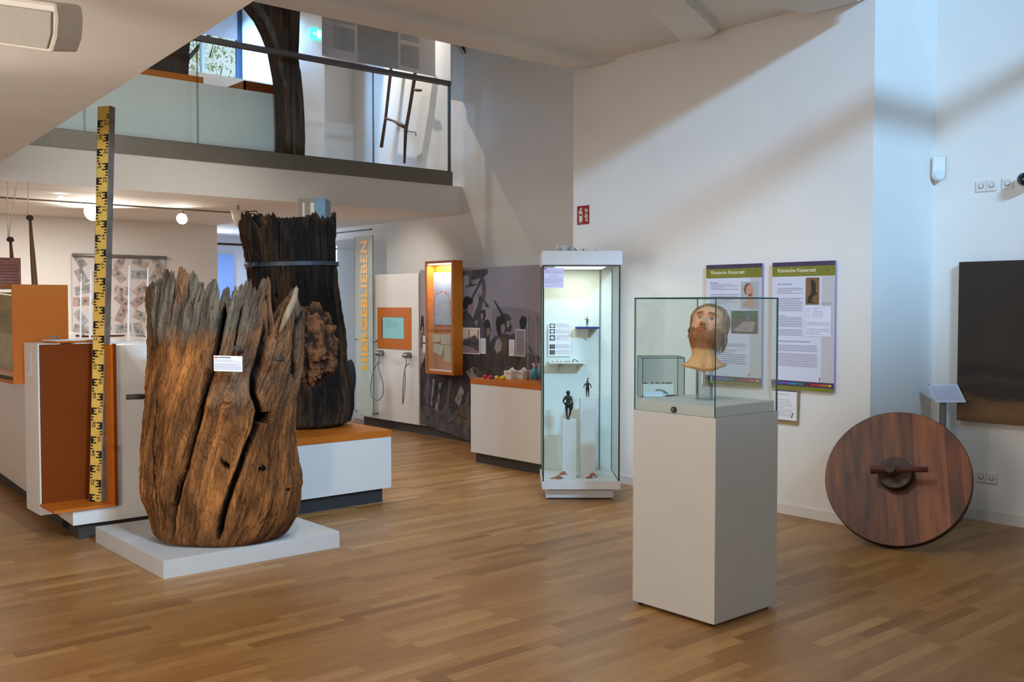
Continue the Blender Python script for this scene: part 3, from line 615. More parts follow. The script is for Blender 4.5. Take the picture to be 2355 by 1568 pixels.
TF1 = tuple(np.array(v) for v in zip(*[f1(x, y) for x, y in tf]))
TF1 = (np.maximum.accumulate(TF1[0]+np.arange(len(tf))*1e-5), TF1[1])
TB1 = (np.array([-1., 1.]), np.array([z1(738), z1(745)]))
def col1(S_, Z, TH_, crk, N, disp):
    n1, n2, n3 = N; L = lambda c: np.array(s2l(c))
    m1 = n1.f(TH_*10, Z*2.5, 4)[..., None]; m2 = n2.f(TH_*22, Z*5, 3)[..., None]; m3 = n3.f(TH_*3, Z*2, 3)[..., None]
    or_, br, dk, gr, gl = map(L, ((196, 128, 68), (124, 80, 44), (48, 36, 28), (98, 88, 76), (130, 118, 100)))
    base = br+(or_-br)*np.clip(.55+1.6*m1+.5*m2, 0, 1)
    dark = np.clip(.20+1.7*m3+.9*m2, 0, 1)*.65; base = base*(1-dark)+dk*dark
    g = np.clip((Z-z1(800))/.15, 0, 1)[..., None]*np.clip(1.15+1.2*m3, 0, 1)           # weathered grey upper part
    right = np.clip((S_-lat1(480))/.25, 0, 1)*np.clip((Z-z1(960))/.25, 0, 1); g = np.maximum(g, right[..., None]*.55)
    gcol = gr+(gl-gr)*np.clip(.5+2*m2, 0, 1); gcol = gcol*(1-np.clip(.3+1.8*m1, 0, .6)*.6)
    base = base*(1-g)+gcol*g
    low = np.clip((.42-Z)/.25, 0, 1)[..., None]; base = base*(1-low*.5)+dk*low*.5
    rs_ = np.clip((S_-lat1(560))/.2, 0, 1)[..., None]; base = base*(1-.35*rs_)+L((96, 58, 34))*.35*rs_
    cr = np.clip(crk*1.2, 0, 1)[..., None]; base = base*(1-cr)+L((24, 18, 14))*cr  # shade of cracks and holes painted in, on top of their real depth
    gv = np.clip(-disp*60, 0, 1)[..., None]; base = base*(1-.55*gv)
    return np.clip(base, .004, 1)
ck = lambda pts: [f1(x, y) for x, y in pts]
cr1 = [(ck([(522, 700), (505, 780), (488, 850), (470, 905), (455, 960), (443, 1010), (425, 1075), (408, 1125), (396, 1175), (388, 1240)]), .015, .12),
       (ck([(628, 745), (606, 800), (584, 870), (580, 905), (592, 945), (585, 985), (566, 1030), (548, 1075), (530, 1120), (510, 1175), (492, 1245)]), .016, .12),
       (ck([(403, 640), (400, 690), (395, 740)]), .004, .03), (ck([(437, 640), (430, 700)]), .003, .03), (ck([(560, 700), (548, 760), (535, 830)]), .005, .03),
       (ck([(700, 700), (680, 760), (672, 830), (676, 880)]), .008, .04), (ck([(360, 900), (350, 1000), (352, 1100), (360, 1180)]), .006, .03)]
ho1 = [(*f1(515, 1070), 6.5/372, 7.5/362, .12, 0), (*f1(599, 1080), 8/362, 7/362, .02, 0), (*f1(605, 962), 16/362, 13/362, .13, 1), (*f1(512, 1040), 3/362, 3/362, .04, 0),
       (*f1(619, 688), 6/362, 8/362, .06, 0), (*f1(445, 699), 4/362, 4/362, .03, 0), (*f1(655, 1128), 3/362, 3/362, .02, 0)]
bu1 = [(*f1(528, 925), .085, .10, .060), (*f1(482, 930), .03, .05, .03), (*f1(585, 925), .04, .05, .03), (*f1(545, 985), .05, .04, .025), (*f1(445, 700), .035, .03, .012),
       (lat1(645), z1(800), .10, .12, .03), (lat1(340), z1(1100), .03, .14, .02), (lat1(676), z1(1100), .03, .10, .02)]
t1 = empty('weathered_tree_trunk', (C1[0], C1[1], .108), 'hollow brown weathered tree trunk with jagged top on the pale platform', 'tree trunk')
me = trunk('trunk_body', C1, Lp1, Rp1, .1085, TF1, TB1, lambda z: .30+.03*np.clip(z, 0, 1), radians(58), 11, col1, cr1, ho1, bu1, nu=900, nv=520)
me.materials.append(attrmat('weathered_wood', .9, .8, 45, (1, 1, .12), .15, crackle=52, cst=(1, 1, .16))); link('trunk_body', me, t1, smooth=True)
# burl: rough lumpy growth
def lump(name, c, ra, rb, rc, seed, amp, colA, colB, parent, nu=160, nv=110, freq=3):
    N1, N2 = Noise(seed), Noise(seed+1); u = np.linspace(0, 2*pi, nu, endpoint=False)[None]; v = np.linspace(.001, pi-.001, nv)[:, None]
    x_, y_, z_ = np.cos(u)*np.sin(v)*4.5+30, np.sin(u)*np.sin(v)*4.5+30, np.cos(v)*7+30+0*u; n2 = (N2.f(x_, y_, 5)+N1.f(y_+9, z_, 5)+N2.f(z_, x_+40, 5))/1.5; r = 1+amp*.75*np.tanh(n2*2.2)+amp*.2*N2.f(x_*3, z_*3, 3)*np.sin(v)
    X = ra*np.sin(v)*np.cos(u)*r; Y = rb*np.sin(v)*np.sin(u)*r; Zz = rc*np.cos(v)*r*(1+0*u)
    V = np.array(c)[None, None]+X[..., None]*RT-Y[..., None]*FH; V[..., 2] += Zz
    k = np.clip(.5+1.6*n2, 0, 1)[..., None]; cc = np.array(s2l(colA))*(1-k)+np.array(s2l(colB))*k
    me = grid_mesh(name, V, nu, nv, cc); me.materials.append(attrmat('burl_bark', .9, .9, 30, (1, 1, 1), .15, crackle=45, cst=(1, 1, 1))); return link(name, me, parent, smooth=True)
bc = atd(722, 795, 6.42); lump('burl', bc, .148, .12, .262, 21, .16, (42, 30, 23), (118, 78, 50), t1)
# small grey splinter standing up at the right and pegs
SP = mat('splinter_grey', (158, 138, 112), .85, .25, 14, (1, 1, .2), bump=.5)
MB().tube([atd(682, 662, 6.08), atd(676, 690, 6.05), atd(660, 725, 6.02), atd(643, 765, 6.0)], [.012, .022, .022, .008], SP, 7).build('splinter', t1, label='pale grey splinter')
PEG = mat('peg_wood', (70, 58, 48), .8, .2, 10, bump=.3)
MB().tube([atd(290, 913, 6.35), atd(318, 912, 6.38), atd(345, 911, 6.5)], [.017, .018, .018], PEG, 10).build('peg', t1)
MB().tube([atd(545, 800, 5.86), atd(560, 812, 6.1)], .018, PEG, 10).build('peg', t1)
MB().tube([atd(632, 826, 5.93), atd(650, 825, 6.0)], .016, PEG, 10).build('peg', t1)
# its label card
cd = Sheet(atd(492, 853, 5.84), RT*.998+np.array([0, 0, -.03]), (0, 0, 1), .168, .092, .003, PAPER)
cd.quad(.005, .076, .022, .087, mat('label_orange', (222, 110, 60), .7), 1); cd.quad(.026, .079, .10, .084, mat('text_dark', (90, 88, 96), .8), 1)
cd.lines(.006, .16, .067, .052, 2, INK, .4, k=1); cd.lines(.006, .16, .046, .006, 6, INK, .45, k=1)
cd.build('label_card', label='white text card pinned to the weathered brown trunk', cat='card')

# dark trunk
C2v = atd(690, 700, 8.28); C2 = (C2v[0], C2v[1]); lat2 = lambda px: (px-690)/FPX*8.28; z2 = lambda y: zat(y, 8.28)
Lp2 = [(z2(y), lat2(x)) for x, y in ((555, 460), (556, 505), (557, 540), (566, 580), (571, 610), (574, 650), (580, 800), (590, 950))]+[(.588, lat2(610))]
Rp2 = [(z2(y), lat2(x)) for x, y in ((770, 460), (771, 505), (770, 560), (773, 600), (776, 650), (783, 700), (792, 770), (795, 830), (803, 870), (811, 910), (812, 940), (804, 968))]+[(.588, lat2(785))]
tf2 = [(555, 506), (560, 504), (572, 497), (573, 496), (580, 494), (596, 490), (597, 512), (600, 525), (612, 523), (634, 518), (636, 506), (650, 501), (672, 500), (676, 504), (685, 500), (700, 498), (722, 496), (735, 497), (766, 500), (771, 506)]
TF2 = (np.array([lat2(x) for x, _ in tf2]), np.array([zat(y, 7.95) for _, y in tf2]))
TB2 = (np.array([-1., 0, 1.]), np.array([zat(498, 8.55), zat(497, 8.55), zat(497, 8.55)]))
def col2(S_, Z, TH_, crk, N, disp):
    n1, n2, n3 = N; L = lambda c: np.array(s2l(c)); m1 = n1.f(TH_*12, Z*2.5, 4)[..., None]; m3 = n3.f(TH_*4, Z*2, 3)[..., None]
    base = L((40, 34, 31))+(L((86, 62, 42))-L((40, 34, 31)))*np.clip(.12+1.5*m3+.9*m1, 0, 1)
    gv = np.clip(-disp*50, 0, 1)[..., None]; base = base*(1-.5*gv); cr = np.clip(crk, 0, 1)[..., None]; base = base*(1-cr*.8)  # crack shade is put into the colour here too
    return np.clip(base, .003, 1)
ck2 = lambda pts: [(lat2(x), z2(y)) for x, y in pts]
t2 = empty('dark_tree_trunk', (C2[0], C2[1], .588), 'blackish hollow tree trunk with metal band on the orange topped plinth', 'tree trunk')
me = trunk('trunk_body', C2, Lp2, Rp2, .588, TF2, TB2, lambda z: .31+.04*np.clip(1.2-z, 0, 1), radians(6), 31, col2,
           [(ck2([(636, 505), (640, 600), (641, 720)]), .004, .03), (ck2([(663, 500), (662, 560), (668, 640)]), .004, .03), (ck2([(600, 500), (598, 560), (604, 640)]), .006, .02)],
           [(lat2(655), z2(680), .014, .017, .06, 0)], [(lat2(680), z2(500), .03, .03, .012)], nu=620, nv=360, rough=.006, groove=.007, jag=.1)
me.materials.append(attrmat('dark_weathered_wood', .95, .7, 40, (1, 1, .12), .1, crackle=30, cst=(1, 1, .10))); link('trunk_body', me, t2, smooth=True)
def ring(zc, tilt, h, t, m, n=64, out=.004):
    mb = MB(); vs = []
    for i in range(n):
        a = 2*pi*i/n; z = zc+tilt*cos(a); hw = (interp(z, Rp2)-interp(z, Lp2))/2; mid = (interp(z, Rp2)+interp(z, Lp2))/2
        for (o, dz) in ((out, -h/2), (out+t, -h/2), (out+t, h/2), (out, h/2)):
            p = np.array([C2[0], C2[1], 0])+RT*(mid+(hw+o)*cos(a))-FH*((.31+o)*sin(a)); vs.append((p[0], p[1], z+dz))
    fs = [(i*4+k, ((i+1) % n)*4+k, ((i+1) % n)*4+(k+1) % 4, i*4+(k+1) % 4) for i in range(n) for k in range(4)]
    return mb.add(vs, fs, m)
BM_ = mat('band_metal', (66, 72, 78), .45, .05, metal=.5)
ring(zat(606, 7.95), .012, .033, .006, BM_, out=.014).build('metal_band', t2, label='dark blue grey metal band')
MB().tube([atd(566, 607, 8.02), atd(580, 609, 7.97), atd(590, 606, 7.95)], .022, BM_, 8).build('band_clamp', t2)
# ================================================================== pedestal with the bust
pd = empty('display_pedestal', (4.18, 3.29, 0), 'grey square pedestal with glass cover in the foreground', 'pedestal')
PG = mat('pedestal_lacquer', (200, 197, 189), .55, .01, 4); PD = mat('pedestal_top_grey', (196, 196, 190), .5, .01)
MB().box(3.915, 4.440, 3.020, 3.562, .018, 1.042, PG).build('body', pd, bevel=.0015)
for x in (3.95, 4.40):
    for y in (3.06, 3.53): MB().tube([(x, y, 0), (x, y, .018)], .014, BLACK).build('foot', pd)
MB().box(3.930, 4.425, 3.036, 3.547, 1.042, 1.096, PD).build('inner_base', pd, bevel=.0015)
glass_box(None, 3.917, 4.438, 3.023, 3.559, 1.043, 1.636, pd)
kn = onx(1549, 942, 3.917); MB().tube([kn+np.array([.004, 0, 0]), kn-np.array([.006, 0, 0])], .0150, BLACK, 16).tube([kn, kn-np.array([.012, 0, 0])], .009, STEEL, 14).build('lock', pd, label='round dark lock')
# acrylic tube carrying the head
bc_ = atd(1620, 919, 5.22); hx, hy = float(bc_[0]), float(bc_[1])
ac = MB(); 
for r_ in (.046, .042): 
    vs = [(hx+r_*cos(2*pi*k/40), hy+r_*sin(2*pi*k/40), z) for z in (1.097, 1.256) for k in range(40)]
    ac.add(vs, [(k, (k+1) % 40, 40+(k+1) % 40, 40+k) for k in range(40)], ACRYL, True)
vs = [(hx+r_*cos(2*pi*k/40), hy+r_*sin(2*pi*k/40), z) for r_ in (.042, .046) for z in (1.2561,) for k in range(40)]
ac.build('acrylic_stand', label='clear acrylic tube holding up the bearded head', cat='stand')

def bust():
    base = atd(1616, 853, 5.22); org = np.array([hx, hy, base[2]])        # lowest point of the neck plate
    nu, nv = 420, 460
    # canonical upright head; z=0 at the chin
    Ft = [(-.150, .045), (-.135, .062), (-.11, .058), (-.085, .050), (-.06, .047), (-.035, .052), (-.02, .066), (-.008, .084), (.004, .093), (.016, .094), (.028, .089), (.04, .092), (.052, .094), (.065, .092), (.085, .089), (.105, .087), (.12, .088), (.135, .095), (.15, .095), (.17, .088), (.19, .074), (.205, .056), (.216, .034), (.224, .0)]
    Bt = [(-.150, .06), (-.135, .062), (-.10, .060), (-.06, .060), (-.02, .066), (.02, .080), (.06, .094), (.10, .102), (.14, .102), (.17, .090), (.19, .074), (.205, .056), (.216, .034), (.224, .0)]
    Wt = [(-.150, .121), (-.143, .119), (-.134, .115), (-.122, .107), (-.108, .094), (-.092, .080), (-.075, .064), (-.055, .058), (-.035, .059), (-.015, .064), (.0, .071), (.015, .076), (.03, .079), (.05, .080), (.08, .080), (.11, .084), (.14, .086), (.165, .081), (.185, .070), (.203, .054), (.216, .032), (.224, .0)]
    z = np.concatenate([np.linspace(-.150, .19, nv-90), .224-.034*np.cos(np.linspace(0, pi/2, 91))[1:][::1]]) if False else np.concatenate([np.linspace(-.150, .195, nv-80, endpoint=False), .195+.029*np.sin(np.linspace(0, pi/2, 80))])
    z = z[:, None]; u = np.linspace(0, 2*pi, nu, endpoint=False)[None]   # u=0 front
    def I(tab, zz): t = np.array(tab); from_ = np.interp(zz, t[:, 0], t[:, 1]); return from_
    def sm(tab):
        zz = z[:, 0]; y = I(tab, zz); k = np.ones(13)/13; yp = np.pad(y, 6, 'edge'); y2 = np.convolve(yp, k, 'valid'); wgt = np.clip((.222-zz)/.02, 0, 1); return (y2*wgt+y*(1-wgt))[:, None]
    F, B, W = sm(Ft), sm(Bt), sm(Wt)
    Z = z+0*u; W = W*(1+.055*np.clip((z+.03)/.03, 0, 1))
    cu, su = np.cos(u), np.sin(u); ex = 2.15
    ss = np.sign(su)*np.abs(su)**(2/ex); ccx = np.sign(cu)*np.abs(cu)**(2/ex)
    X = W*ss; Y = np.where(ccx > 0, F, B)*ccx            # X lateral (+ = viewer right), Y forward
    front = np.clip(cu*2.2, 0, 1)
    G = lambda x0, z0, a, b: np.exp(-((X-x0)/a)**2-((Z-z0)/b)**2)
    G2 = lambda x0, z0, a, b: np.exp(-((np.abs(X)-x0)/a)**2-((Z-z0)/b)**2)
    dy = 0
    t = np.clip((.128-Z)/.055, 0, 1)*(Z > .066)
    dy += (.004+.024*t**1.2)*np.exp(-(X/(.0085+.006*t))**2)*np.clip((Z-.064)/.006, 0, 1)
    dy += .010*G(0, .074, .013, .009)+.015*G2(.0165, .070, .008, .0075)
    dy -= .009*G2(.0075, .0635, .0045, .0035)
    dy -= .017*G2(.033, .119, .018, .012)-.009*G2(.033, .1145, .0135, .0095)
    dy += .008*G2(.033, .138, .022, .008)+.004*G2(.052, .092, .018, .016)
    dy -= .004*G2(.04, .055, .02, .02)
    dy += .006*G(0, .0405, .020, .0045)+.008*G(0, .028, .017, .0045)-.007*G(0, .034, .026, .0022)-.004*G(0, .020, .016, .004)+.007*G(0, .012, .018, .012)
    dy += .0018*G2(.033, .1215, .014, .0016)-.0016*G2(.033, .1175, .0125, .0015)+.0015*G2(.033, .110, .0125, .0016)   # lids
    dy += .0015*G(0, .172, .05, .002)-.001*G(0, .166, .04, .002)
    Y = Y+dy*front
    # neck tendons and collar
    nk = np.clip((-.02-Z)/.03, 0, 1); Y = Y+nk*front*(.006*G2(.028-.1*0, -.09, .010, .06)-.005*G(0, -.12, .012, .02)+.006*G(0, -.055, .010, .014))
    # sloping neck plate edge: front reaches lower than the sides
    low = np.clip((-.105-Z)/.045, 0, 1); Nn = Noise(77); ang = u
    edge = (-.022*np.abs(su)*-1+.0)*low*0+low*(.036*np.abs(su)**1.3-.004+.008*Nn.f(ang*3, ang*0, 4))
    Zb = Z+edge
    # ears
    er = np.exp(-((Z-.095)/.030)**2)*np.exp(-((np.abs(u-pi/2) if True else 0)/.16)**2)+np.exp(-((Z-.095)/.030)**2)*np.exp(-((u-3*pi/2)/.16)**2)
    X = X+np.sign(X)*.016*er*np.clip(1-((Z-.095)/.032)**2, 0, 1)
    # colours
    L = lambda c: np.array(s2l(c)); Nc = Noise(5); mot = Nc.f(X*60+50, Z*60, 4)[..., None]
    skin = L((214, 160, 122)); C_ = skin*(1+.10*mot)+0*X[..., None]
    C_ = C_*(1-.0*X[..., None])
    nkc = np.clip((-.01-Z)/.03, 0, 1)[..., None]; C_ = C_*(1-nkc)+L((214, 158, 104))*(1+.08*mot)*nkc
    ck_ = (G2(.05, .085, .022, .02)*front)[..., None]*.45; C_ = C_*(1-ck_)+L((208, 138, 116))*ck_
    def mix(m, c): nonlocal C_; m = np.clip(m, 0, 1)[..., None]; C_ = C_*(1-m)+np.array(s2l(c))*(1+.35*mot)*m
    nz = Nc.f(X*140+9, Z*90, 3)
    jaw = np.clip((.058+.55*np.clip(np.abs(X)-.034, 0, .1)+.020*nz-Z)/.016, 0, 1)*np.clip((Z+.040+.012*cu)/.014, 0, 1)*np.clip((cu+.25)*4, 0, 1)
    mou = np.clip(1-np.abs(Z-.050)/.010, 0, 1)*np.clip((.030-np.abs(X))/.008, 0, 1)*front
    beard = np.clip(jaw+1.6*mou, 0, 1)
    mix(beard*.95, (140, 80, 38)); Y = Y+(.0015+.0018*nz)*beard*front
    mix(G(0, -.03, .05, .02)*front*.35, (150, 100, 66))
    mix(2.2*G2(.034, .1415+0, .021, .0056)*(np.abs(X) > .012)*front, (132, 88, 58))
    lipm = (np.exp(-((Z-.034)/.0062)**4)*np.exp(-(X/.023)**4))*front; mix(lipm, (200, 130, 108)); mix(np.exp(-((Z-.034)/.0012)**2)*np.exp(-(X/.024)**4)*front*.8, (120, 66, 54))
    mix(1.2*np.exp(-((np.abs(X)-.0075)/.0042)**2-((Z-.0645)/.0026)**2)*front, (70, 34, 26))
    ey = np.exp(-(((np.abs(X)-.033)/.0138)**2+((Z-.1135)/.0075)**2)**2)*front; mix(ey, (176, 164, 160))
    ir = np.exp(-(((np.abs(X)-.033)/.0072)**2+((Z-.1140)/.0074)**2)**3)*front; mix(ir, (62, 74, 92)); pu = np.exp(-(((np.abs(X)-.033)/.0030)**2+((Z-.1142)/.0034)**2)**2)*front; mix(pu, (18, 16, 18))
    mix(np.exp(-((Z-.1205-.002*np.cos((np.abs(X)-.033)*100))/.0020)**2)*np.exp(-((np.abs(X)-.033)/.0135)**4)*front*.85, (92, 54, 42))
    mix(np.exp(-((Z-.1265)/.0014)**2)*np.exp(-((np.abs(X)-.033)/.014)**4)*front*.45, (140, 88, 64))
    mix(np.clip((low-.75)*4, 0, 1)*.6, (170, 116, 66))
    # pose: neck to head bend
    def pose(X, Y, Z):
        k = np.clip((Z+.09)/.10, 0, 1); k = k*k*(3-2*k)
        pitch, yaw, roll = radians(31)*k, radians(-24)*k, radians(7)*k
        Zr = Z+.055; Yr = Y-.0
        # roll about forward axis
        X1 = X*np.cos(roll)+Zr*np.sin(roll)*1; Z1 = -X*np.sin(roll)+Zr*np.cos(roll)
        Y1 = Yr*np.cos(pitch)-Z1*np.sin(pitch); Z2 = Yr*np.sin(pitch)+Z1*np.cos(pitch)
        X2 = X1*np.cos(yaw)+Y1*np.sin(yaw); Y2 = -X1*np.sin(yaw)+Y1*np.cos(yaw)
        return X2-.017*k, Y2, Z2-.055-.005*k
    def place(X, Y, Z):
        a, b, c = pose(X, Y, Z); a = a-.004
        V = org[None, None]+a[..., None]*RT-b[..., None]*FH; V[..., 2] += c+.152
        return V
    V = place(X, Y, Zb)
    root = empty('portrait_bust', (hx, hy, 1.276), 'lifelike bearded head bust with tilted face on clear tube in glass cover', 'bust')
    me = grid_mesh('head', V, nu, nv, C_); me.materials.append(attrmat('wax_skin', .62, .08, 180, (1, 1, 1), .4, .08)); link('head', me, root, smooth=True)
    # underside of the plate
    vb = [tuple(p) for p in V[0]]; c0 = V[0].mean(0)+np.array([0, 0, .015]); vb.append(tuple(c0)); MB().add(vb, [(i, (i+1) % nu, nu) for i in range(nu)], mat('plaster_under', (196, 140, 86), .7)).build('neck_underside', root)
    # eyeballs catch the light
    # hair cap
    hz = np.linspace(0, 1, 150)[:, None]; zl = .186-.120*np.clip((.58-cu)/.40, 0, 1)**.9-.035*np.clip(-cu/.5, 0, 1); zl = zl+.010*np.clip((cu-.6)/.3, 0, 1); zl = zl+.009*Noise(9).f(u*16, u*0, 4)
    t_ = np.sin(hz*pi/2); Zh = zl+(.2225-zl)*t_
    Fh, Bh, Wh = [I(tab, Zh) for tab in (Ft, Bt, Wt)]; Wh = Wh*1.055
    nh = Noise(13); strand = nh.f(u*46+Zh*20, Zh*14, 3); off = .0012+.014*np.clip(hz*2, 0, 1)**.7+.0046*strand*np.clip(hz*5+.15, 0, 1)
    off = off+.010*np.clip(-cu+.4, 0, 1)*np.clip((.19-Zh)/.08, 0, 1)
    Xh = (Wh+off)*ss; Yh = (np.where(ccx > 0, Fh, Bh)+off)*ccx; Zh2 = Zh+off*np.clip(hz, 0, 1)*.9
    Vh = place(Xh, Yh, Zh2); kk = np.clip(.5+1.8*strand, 0, 1)[..., None]; ch = L((104, 76, 54))*(1-kk)+L((168, 132, 98))*kk
    me = grid_mesh('hair', Vh, nu, 150, ch); me.materials.append(attrmat('hair_strands', .6, .5, 120, (1, 1, .2), .3)); link('hair', me, root, smooth=True)
    # loose strands hanging at both sides
    HM = [mat('hair_a', (96, 70, 54), .6), mat('hair_b', (140, 108, 82), .6), mat('hair_c', (70, 50, 40), .6)]
    rnd = random.Random(4)
    for side, n, zlow, fl in ((1, 230, (.0, .06), .030), (-1, 46, (.045, .085), .020)):
        mbh = MB()
        for i in range(n):
            a0 = rnd.uniform(.46, 1.02)*pi if side == 1 else rnd.uniform(1.28, 1.50)*pi if False else (rnd.uniform(.44, .95)*pi if side == 1 else 2*pi-rnd.uniform(.50, .66)*pi)
            zs0 = rnd.uniform(.11, .165); ze = rnd.uniform(*zlow); pts = []
            for j in range(7):
                q = j/6; zz = zs0+(ze-zs0)*q; Wz = float(np.interp(zz, *np.array(Wt).T)); Bz = float(np.interp(zz, *np.array(Bt).T)); Wz = max(Wz, .070); Bz = max(Bz, .085)
                o_ = .006+fl*q+rnd.uniform(-.001, .001); xx = (Wz+o_)*sin(a0); yy = (Bz+o_)*cos(a0)
                pts.append(place(np.array([[xx]]), np.array([[yy]]), np.array([[zz]]))[0, 0])
            pts = [p_+np.array([0, 0, -.006*(j/6)**2]) for j, p_ in enumerate(pts)]
            mbh.tube(pts, [.0018]*5+[.0014, .0005], HM[i % 3], 4, cap=False)
        mbh.build('hair_strands', root)
bust()

# ================================================================== smaller glass case behind
D7 = 7.0; sc7 = D7/FPX
T7 = frame(atd(1525, 700, D7)*np.array([1, 1, 0]), -YAW)
sp_ = empty('small_glass_case', Vector(atd(1525, 700, D7)*np.array([1, 1, 0])), 'small glass covered case on white stand behind the pedestal', 'display case')
x0, x1 = (1478-1525)*sc7, (1576-1525)*sc7; zb7, zt7 = zat(914, D7), zat(822, D7)
MB(T7).box(x0-.0, x1+.0, .0, .30, 0, zb7-.05, WHITE).build('stand', sp_); MB(T7).box(x0-.004, x1+.004, -.004, .30, zb7-.05, zb7-.004, GREYW).build('base', sp_)
glass_box(T7, x0, x1, 0, .29, zb7-.004, zt7, sp_, .006)
MB(T7).box(x0+.01, x0+.24, .12, .20, zb7, zb7+.085, WHITE).build('inner_block', sp_)
RUST = mat('rusty_iron', (74, 46, 36), .8, .3, 40, bump=.3)
for k, (dx, w_) in enumerate(((.022, .036), (.080, .022), (.112, .034), (.160, .024), (.190, .044))):
    MB(T7).tube([(x0+dx, .155, zb7+.089), (x0+dx+w_*.35, .15, zb7+.094), (x0+dx+w_*.7, .16, zb7+.089), (x0+dx+w_, .155, zb7+.091)], [.003, .005, .004, .003], RUST, 6).build('iron_fragment', label='small rusty iron fragment, number %s from the left on the white block'.replace('number %s', ['first', 'second', 'third', 'fourth', 'fifth'][k]), cat='fragment', group='rusty fragments in the small case')
MB(T7).tube([(x0+.11, .112, zb7+.045), (x0+.155, .112, zb7+.045), (x0+.20, .105, zb7+.02)], .003, RUST, 6).build('bent_nail', label='bent thin rusty iron nail in front of the white block', cat='nail')
MB(T7).tube([(x0+.18, .06, zb7+.006), (x0+.22, .06, zb7+.009), (x0+.255, .07, zb7+.005)], .007, RUST, 6).build('iron_piece', label='dark rusty iron piece lying on the case floor', cat='fragment')
lb = MB(T7); lb.prism([(x0+.02, .03, zb7+.004), (x0+.155, .03, zb7+.004), (x0+.145, .07, zb7+.034), (x0+.015, .07, zb7+.034)], (0, .002, -.002), mat('bluish_card', (214, 224, 240), .6)); lb.build('label_card', label='tilted bluish white label card inside the small glass case', cat='card')

# ================================================================== tall showcase
D8 = 8.0; q8 = D8/FPX; Torg = atd(1337.5, 700, D8)*np.array([1, 1, 0]); T8 = frame(Torg, -YAW)
tc8 = empty('tall_showcase', Vector(Torg), 'tall lit glass showcase with bronze figures between the counter and the pedestal', 'showcase')
X = lambda px, D=D8: (px-1337.5)/FPX*D
SH = mat('showcase_grey', (206, 208, 210), .45, .01)
hw = X(1429); zk = zat
MB(T8).box(X(1258, 8.1), X(1414, 8.1), .10, .55, .012, .075, SH).box(X(1264), X(1410), .12, .53, 0, .012, BLACK).build('foot', tc8)
MB(T8).box(X(1247), X(1429), 0, .62, .098, .165, SH).box(X(1262), X(1412), .1, .5, .075, .098, KICK).build('base', tc8, bevel=.002)
MB(T8).box(X(1247), X(1431), -.004, .62, 1.918, 2.032, SH).build('canopy', tc8, bevel=.002)
zg0, zg1 = .165, 1.918
MB(T8).box(-hw+.02, hw-.02, .600, .612, zg0, zg1, mat('showcase_back', (226, 232, 224), .6, .01)).build('back_panel', tc8)
for xx in (X(1260, 8.55), X(1391, 8.55)): MB(T8).box(xx-.004, xx+.004, .585, .600, zg0, zg1, STEEL).build('shelf_rail', tc8)
def pane8(x0, x1, y0, y1, z0, z1):
    mb = MB(T8); d = (x1-x0, y1-y0, z1-z0); ax = d.index(min(d)); vs = [(x, y, z) for z in (z0, z1) for y in (y0, y1) for x in (x0, x1)]
    for k, fs in {2: [(0, 2, 3, 1), (4, 5, 7, 6)], 1: [(0, 1, 5, 4), (2, 6, 7, 3)], 0: [(0, 4, 6, 2), (1, 3, 7, 5)]}.items(): mb.add(vs, fs, GL if k == ax else GEDGE)
    return mb.build('glass_pane', tc8)
pane8(-hw+.012, hw-.012, .004, .011, zg0, zg1); pane8(-hw+.012, -hw+.019, .011, .6, zg0, zg1); pane8(hw-.019, hw-.012, .011, .6, zg0, zg1)
MB(T8).box(-hw+.008, -hw+.014, .002, .012, zg0, zg1, BLACK).box(hw-.014, hw-.008, .002, .012, zg0, zg1, BLACK).box(-hw+.008, hw-.008, .001, .012, zg1-.012, zg1, KICK).build('edge_seal', tc8)
lt = MB(T8).box(-.20, .20, .10, .50, 1.90, 1.912, mat('lamp_panel', (240, 246, 236), .4, emit=1.0)); lt.build('light_panel', tc8, label='light panel under the canopy')
la = area('showcase_lamp', tuple(T8 @ Vector((0, .26, 1.89))), tuple(T8 @ Vector((0, .30, .2))), .30, 2.9, (1, 1, .88), .3)
PIL = mat('pillar_grey', (208, 212, 212), .6, .01)
for (a, b, y, top, nm) in ((1297, 1329, .16, 966, 'shorter light grey pillar with the larger bronze figure in the showcase'), (1339.5, 1374.5, .22, 915, 'taller light grey pillar with the slimmer bronze figure in the showcase')):
    Dp = D8+y; x0, x1 = X(a, Dp), X(b, Dp); MB(T8).box(x0, x1, y, y+(x1-x0), zg0, zat(top, Dp), PIL).build('display_pillar', label=nm, cat='pillar', group='pillars in the tall showcase')
BR = mat('dark_bronze', (40, 46, 42), .42, .2, 30, metal=.6)
BR2 = mat('brown_bronze', (92, 82, 66), .45, .2, 30, metal=.5)
